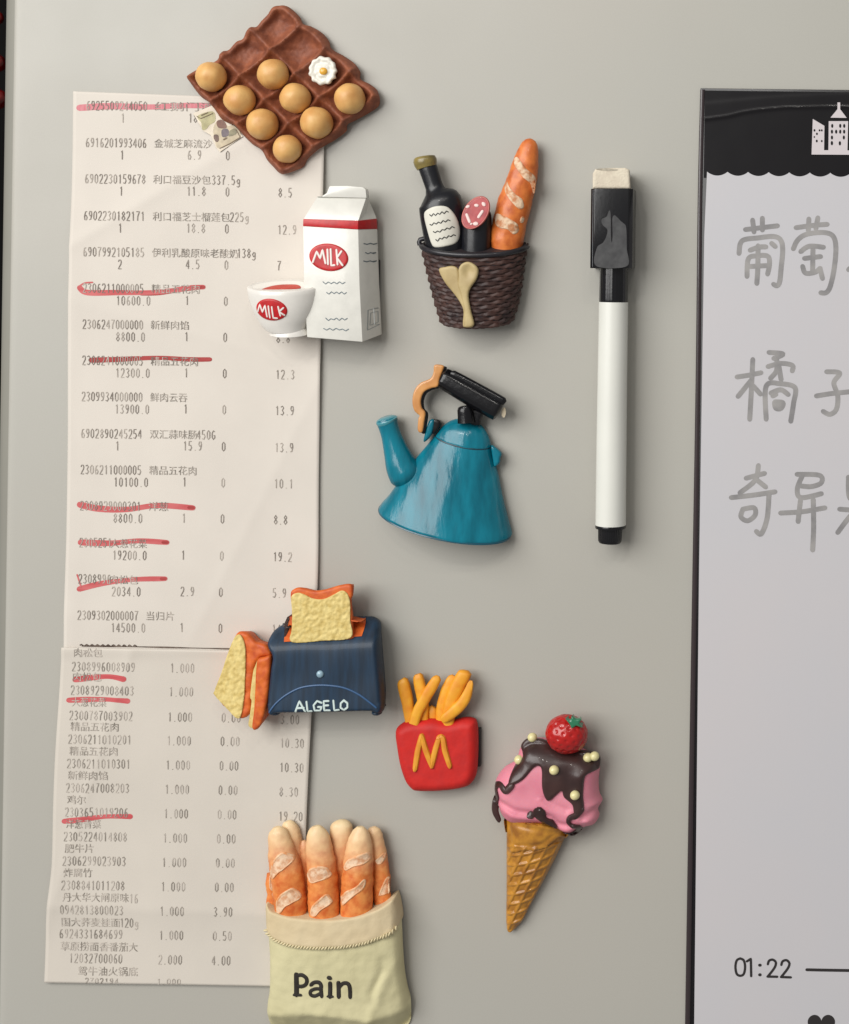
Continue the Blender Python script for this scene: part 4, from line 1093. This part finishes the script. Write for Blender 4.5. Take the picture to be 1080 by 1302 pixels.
    sc_ = [(5, [(118, 402), (130, 335), (160, 282), (200, 252), (240, 268), (262, 290), (215, 335), (170, 368), (135, 408)]), (5, [(162, 612), (160, 560), (185, 510), (225, 480), (265, 467), (305, 518), (260, 545), (215, 570), (182, 612)]),
           (6, [(345, 388), (370, 345), (420, 327), (465, 335), (482, 362), (490, 384), (430, 405), (370, 422)]), (6, [(370, 622), (385, 570), (430, 525), (470, 495), (490, 520), (497, 545), (440, 580), (400, 622)]),
           (7, [(572, 335), (600, 292), (660, 264), (715, 250), (730, 282), (690, 308), (640, 318), (582, 348)]), (7, [(552, 522), (590, 480), (650, 450), (698, 408), (692, 452), (640, 492), (600, 527), (562, 562)]),
           (4, [(750, 322), (775, 300), (795, 284), (802, 300), (782, 335), (760, 338)]), (4, [(770, 530), (795, 470), (820, 432), (834, 500), (800, 528)]), (1, [(92, 430), (112, 450), (132, 482), (132, 525), (96, 500)])]
    allb = Surf(T, brs, 20)
    edge = mat('score_lip', (226, 150, 92), 0.55, rgb2=(236, 206, 170), vscale=500)
    for i, q in sc_:
        sf = Surf(T, [brs[i]], 25)
        fo = relief(T, 'flour_score', z(q), fl, lambda x, y, d: max(sf(x, y), 9) + 0.9 - 0.5 * min(1, d / 3) + 0.6 * abs(nz(x, y, 0.4, 3)), bot=lambda x, y: max(sf(x, y), 9) - 0.6, sp=1.5, parent=brs[i], step=1.2)
        s = Strokes(); s.add(z(q + q[:1]), 2.4, sf, 0.3, 1.0, step=1.2, taper=lambda t: 0.55 + 0.6 * abs(math.sin(3.1 * t + 0.6))); s.build(T, 'score_lip', edge, parent=brs[i])
    pad(T, 360, 1200, 480, 1310, 6)

# ================================================================== marker pen and board
def marker():
    T = Thing('marker_pen', 'white whiteboard marker with square black cap and felt eraser, clinging upright to the door', 'marker pen', 779, 450, 30)
    lean = lambda y: -(y - 450) * 0.0125
    bk = mat('cap_black', (18, 18, 21), 0.20, coat=0.1, spec=0.4, bump=0.06, bscale=900)
    wh = mat('barrel_white', (226, 226, 218), 0.30, var=0.02, vscale=60, coat=0.15)
    H0 = 27
    loft(T, 'barrel', [(779.6 + lean(384), 384, 18.6), (779.3 + lean(470), 470, 18.8), (779.2 + lean(570), 570, 19.2), (779.4 + lean(668), 668, 19.4)], wh, h0=H0, seg=64)
    loft(T, 'collar', [(779.5 + lean(338), 338, 17.4), (779.5 + lean(350), 350, 17.6), (779.5 + lean(383), 383, 17.9), (779.5 + lean(385.5), 385.5, 17.4)], bk, h0=H0, seg=96,
         disp=lambda x, y, a, t: 0.35 * max(0, math.cos(24 * a)) )
    loft(T, 'plug_ring', [(779.4 + lean(667.5), 667.5, 19.4), (779.4 + lean(669), 669, 19.8), (779.4 + lean(671.5), 671.5, 19.6)], bk, h0=H0, seg=48)
    loft(T, 'end_plug', [(779 + lean(671), 671, 15.4), (779 + lean(675), 675, 15.2), (778.6 + lean(688), 688, 14.6), (778.5 + lean(690.5), 690.5, 13.4)], bk, h0=H0, seg=72, disp=lambda x, y, a, t: 0.3 * math.cos(36 * a) * (1 if t < 0.9 else 0))
    # square cap with chamfered corners
    def loopq(y, dx):
        l, r = 753.2 + dx, 806.3 + dx
        return [(l, y, 1.2), (l, y, 49), (l + 5, y, 55), (r - 5, y, 55), (r, y, 49), (r, y, 1.2)]
    a = loopq(241, 0.5); b = loopq(341, -0.6)
    cap = prism(T, 'cap', a, b, bk, bevel=0.7, seg=3)
    pat = mat('worn_patch', (66, 66, 67), 0.5, rgb2=(44, 44, 46), vscale=420, bump=0.1)
    z1 = Z(740, 205, 13.5)
    relief(T, 'worn_patch', z1([(500, 860), (525, 900), (530, 1100), (532, 1290), (545, 1400), (560, 1290), (556, 1000), (590, 940), (650, 985), (700, 1040), (750, 1080), (790, 1150), (800, 1500), (800, 1800), (285, 1800), (290, 1500), (400, 1400), (455, 1290), (470, 1180), (390, 1100), (375, 1010), (460, 960)]),
           pat, lambda x, y, d: 55.35, bot=54.8, sp=3, parent=cap)
    s = Strokes(); s.add([(757, 243), (756.2, 339)], 1.4, 53.0, 0.1, 0.6); s.build(T, 'cap_edge_ridge', mat('cap_ridge', (64, 66, 70), 0.3), parent=cap)
    felt = mat('felt', (222, 212, 192), 0.9, rgb2=(208, 196, 178), vscale=300, bump=0.6, bscale=1800, spec=0.1)
    er = relief(T, 'felt_eraser', [(755.5, 241), (755.5, 222), (759, 216), (775, 214.5), (797, 214.5), (802, 217), (803.5, 241), (780, 241)], felt, lambda x, y, d: 46 + puff(d, 3, 2.5) + 0.5 * nz(x, y, 0.5, 1), bot=6, sp=1.8, cr=False)
    relief(T, 'ink_smudge', [(760, 216.5), (768, 215.2), (780, 215.6), (788, 217), (784, 218.6), (770, 218.4)], mat('smudge', (140, 132, 118), 0.9, rgb2=(190, 180, 162), vscale=700), lambda x, y, d: 49.2, bot=46, sp=1.4, parent=er)
    block(T, 'magnet', 762, 246, 800, 336, 0.3, 1.6, M['magnet'])

def board():
    T = Thing('memo_board', 'white magnetic memo board with black header, city emblem and grey handwritten characters', 'memo board', 1000, 700, 3)
    bl = mat('board_black', (18, 16, 19), 0.28, coat=0.05, spec=0.35, var=0.1, vscale=30, bump=0.05, bscale=200)
    frame = mat('board_frame', (52, 42, 44), 0.3, coat=0.2)
    white = mat('board_white', (200, 196, 198), 0.3, rgb2=(196, 195, 199), vscale=14, coat=0.1)
    yx = lambda y: 891 - (y - 112) * 0.0165
    R0, B0 = 1700, 1900
    tl = (891, 112); tr = (R0, 112 + (R0 - 891) * 0.012); br = (R0 - 25, B0); blc = (yx(B0), B0)
    prism(T, 'back_panel', [(p[0], p[1], 0.3) for p in (tl, tr, br, blc)], [(p[0], p[1], 3.0) for p in (tl, tr, br, blc)], bl, bevel=0.5)
    # header sheet with its long ripples
    hd = lambda x: 113 + (x - 891) * 0.012
    def rip(x, y):
        c1 = np.interp(x, [895, 925, 945, 965, 1000, 1080, 1200, 1700], [151.5, 147.5, 142.5, 139.5, 136.5, 135.5, 137, 150])
        c2 = np.interp(x, [895, 925, 960, 1000, 1080, 1200, 1700], [131, 128, 124.5, 121.5, 118, 117, 124])
        return 0.75 * math.exp(-((y - c1) / 1.3) ** 2) + 0.5 / (1 + math.exp(-(y - c2) / 1.2)) * (1 if y < c1 else math.exp(-((y - c1) / 3.0) ** 2)) + 0.15 * nz(x, y, 0.03, 1)
    vs = []; fs = []
    xs = list(np.arange(896.5, 1110, 3.0)) + [1200, 1400, R0 - 8]; n_y = 72
    for j in range(n_y + 1):
        for x in xs:
            t = j / n_y; xx = x + (0 if x > 900 else -t * 1.5); y = hd(x) + 2 + t * (226 - 115)
            vs.append((xx, y, 3.3 + rip(xx, y)))
    nx = len(xs)
    for j in range(n_y):
        for i in range(nx - 1): k = j * nx + i; fs.append((k, k + 1, k + nx + 1, k + nx))
    T.build('black_header', vs, fs, bl)
    # thin raised edge strip
    loft(T, 'edge_strip', [(893.6, 114, 3.0), (892 - 1.6, 250, 3.0), (yx(500) + 3.0, 500, 3.2), (yx(900) + 3.0, 900, 3.4), (yx(1302) + 3.2, 1302, 3.4), (yx(B0) + 3.4, B0 - 3, 3.4)], frame, h0=3.0, squash=0.6, seg=14, step=20)
    # white writing sheet, its upper edge scalloped
    sc = []
    cus = [899.3 + 26.1 * k for k in range(31)]
    for k in range(30):
        for j in range(12):
            t = j / 12; x = cus[k] + 26.1 * t
            if x < R0 - 12: sc.append((x, 218.3 + (x - 899) * 0.010 + 5.0 * math.sin(math.pi * t) ** 0.8))
    out = sc + [(R0 - 40, B0 - 20), (yx(B0) + 11.5, B0 - 20), (883.0, 1302), (889.2, 720), (895.8, 300)]
    def flat(name, poly, h, m, parent=None, thick=0.3, label=None):
        from mathutils.geometry import tessellate_polygon
        tri = tessellate_polygon([[Vector((p[0], p[1], 0)) for p in poly]])
        n = len(poly); v = [(p[0], p[1], h) for p in poly] + [(p[0], p[1], h - thick) for p in poly]
        f = [tuple(t) for t in tri] + [(i, (i + 1) % n, n + (i + 1) % n, n + i) for i in range(n)]
        return T.build(name, v, f, m, parent, smooth=False, label=label)
    flat('writing_sheet', out, 5.0, white, thick=1.8)
    W = 5.0
    z = Z(1000, 110, 10.85)
    city = [(365, 450), (525, 545), (520, 880), (580, 880), (585, 480), (852, 480), (842, 882), (870, 884), (870, 560), (1010, 480), (1012, 944), (348, 940)]
    ic = mat('emblem_white', (206, 198, 200), 0.4)
    em = flat('city_emblem', z(city), W + 0.2, ic, thick=1.2)
    flat('emblem_spire', z([(608, 432), (705, 315), (705, 222), (742, 222), (742, 315), (832, 435)]), W + 0.2, ic, em, thick=1.2)
    for cx, cy, a, b in [(632, 545, 15, 28), (742, 545, 15, 28), (797, 545, 15, 28), (628, 625, 15, 28), (686, 625, 15, 28), (742, 625, 15, 28), (796, 625, 15, 28), (628, 705, 15, 28), (792, 705, 15, 28), (627, 783, 16, 30), (737, 785, 16, 30),
                         (387, 607, 13, 17), (457, 607, 12, 15), (488, 607, 12, 15), (421, 655, 13, 17), (385, 698, 10, 12), (419, 754, 13, 19), (488, 754, 11, 16)]:
        flat('emblem_window', z(oval(cx, cy, a, b, 0, 12)), W + 0.5, bl, em, thick=0.2)
    # handwriting
    gr = mat('grey_marker', (158, 155, 153), 0.5, rgb2=(130, 128, 129), vscale=160, thresh=(0.35, 0.65))
    def char(sets, zz, w_=6.2, nm='handwritten_character'):
        s = Strokes()
        for q in sets: s.add(zz(q), w_, W, 0.15, 0, step=1.5)
        s.build(T, nm, gr)
    a = Z(860, 90, 4.2); b = Z(860, 400, 4.068)
    char([[(370, 848), (455, 838), (540, 828)], [(408, 798), (415, 860)], [(460, 788), (460, 850)],
          [(335, 975), (352, 908), (440, 892), (520, 885), (558, 905), (568, 960), (560, 1050), (552, 1125), (538, 1148), (520, 1140)],
          [(395, 958), (440, 942), (478, 940)], [(378, 1098), (385, 1005), (430, 988), (488, 990), (498, 1030), (488, 1085)], [(395, 1045), (488, 1040)], [(437, 935), (435, 1060), (430, 1135)], [(510, 922), (528, 938)]], a)
    char([[(640, 838), (730, 826), (805, 820)], [(708, 792), (705, 852)], [(756, 786), (745, 842)],
          [(625, 950), (650, 902), (700, 872), (790, 864), (838, 885), (852, 950), (842, 1060), (822, 1150), (800, 1184), (772, 1185)],
          [(665, 965), (710, 937), (785, 942)], [(685, 1002), (770, 992)], [(730, 940), (728, 1070)], [(675, 1045), (690, 1080), (740, 1076), (768, 1055)], [(768, 1058), (780, 1108)]], a)
    char([[(920, 1062), (990, 1000)], [(935, 860), (1040, 850)], [(990, 800), (985, 1150)]], a)
    char([[(315, 322), (380, 312), (438, 300)], [(396, 232), (388, 400), (380, 540)], [(385, 342), (320, 422)], [(398, 368), (435, 410)],
          [(480, 195), (552, 203), (505, 226)], [(475, 268), (540, 252), (600, 262), (600, 290)], [(520, 232), (518, 290), (488, 328)], [(530, 260), (542, 335)],
          [(465, 540), (465, 370), (540, 357), (614, 378), (606, 460), (592, 550)], [(490, 405), (540, 388), (578, 412)], [(512, 450), (552, 455), (542, 484), (515, 484), (508, 455)], [(515, 412), (500, 420)], [(525, 470), (540, 470)]], b)
    char([[(778, 295), (845, 302), (815, 352), (835, 420), (828, 488), (795, 515), (760, 500)], [(725, 420), (800, 408), (900, 398)]], b)
    char([[(425, 780), (408, 855), (330, 920)], [(362, 845), (410, 832), (456, 820)], [(412, 850), (462, 890)], [(285, 945), (400, 932), (510, 915)], [(480, 920), (470, 1050), (440, 1132), (415, 1120)],
          [(345, 1005), (335, 1045), (370, 1065), (408, 1035), (402, 998), (345, 1005)]], b)
    char([[(625, 825), (740, 830), (750, 868), (700, 888), (645, 885)], [(652, 832), (626, 900), (645, 945), (750, 925)], [(540, 1025), (650, 1018), (768, 998)], [(642, 960), (630, 1068)], [(708, 955), (710, 1100), (705, 1215)]], b)
    char([[(890, 840), (900, 950), (990, 950), (1000, 840), (890, 840)], [(845, 1005), (940, 1010), (1060, 1000)], [(940, 850), (945, 1200)], [(835, 1125), (900, 1040), (940, 1015)], [(950, 1015), (1040, 1110)]], b)
    # printed time, line and heart
    k = mat('print_black', (44, 40, 40), 0.4)
    zt = Z(860, 1150, 4.909)
    s = Strokes()
    for q in ([(400, 332), (378, 345), (370, 385), (378, 428), (400, 440), (422, 428), (430, 385), (422, 345), (400, 332)], [(442, 350), (466, 334), (468, 442)], [(572, 368), (580, 346), (603, 340), (622, 358), (612, 392), (572, 444)], [(570, 445), (630, 446)],
              [(656, 372), (664, 350), (688, 343), (706, 362), (696, 394), (656, 446)], [(654, 448), (715, 450)]):
        s.add(zt(q), 3.1, W, 0.15, 0, step=1, sm=len(q) > 3)
    for q in ([(521, 374), (524, 374)], [(521, 434), (524, 434)]): s.add(zt(q), 4.0, W, 0.15, 0, step=0.4)
    s.build(T, 'printed_time', k)
    s = Strokes(); s.add([(1026, 1232), (1100, 1233.3), (1500, 1239)], 3.8, W, 0.15, 0, step=10); s.build(T, 'progress_line', k)
    hp = []
    for i in range(60):
        t = 2 * math.pi * i / 60
        hp.append((1044.5 + 1.09 * 16 * math.sin(t) ** 3, 1303 - 1.15 * (13 * math.cos(t) - 5 * math.cos(2 * t) - 2 * math.cos(3 * t) - math.cos(4 * t))))
    flat('printed_heart', hp, W + 0.2, k, thick=0.15)

setting(); fridge(); red_ornament()
receipt_one(); receipt_two(); sticker()
egg_tray(); milk(); basket(); kettle(); toaster(); fries(); ice_cream(); bread_bag()
marker(); board()
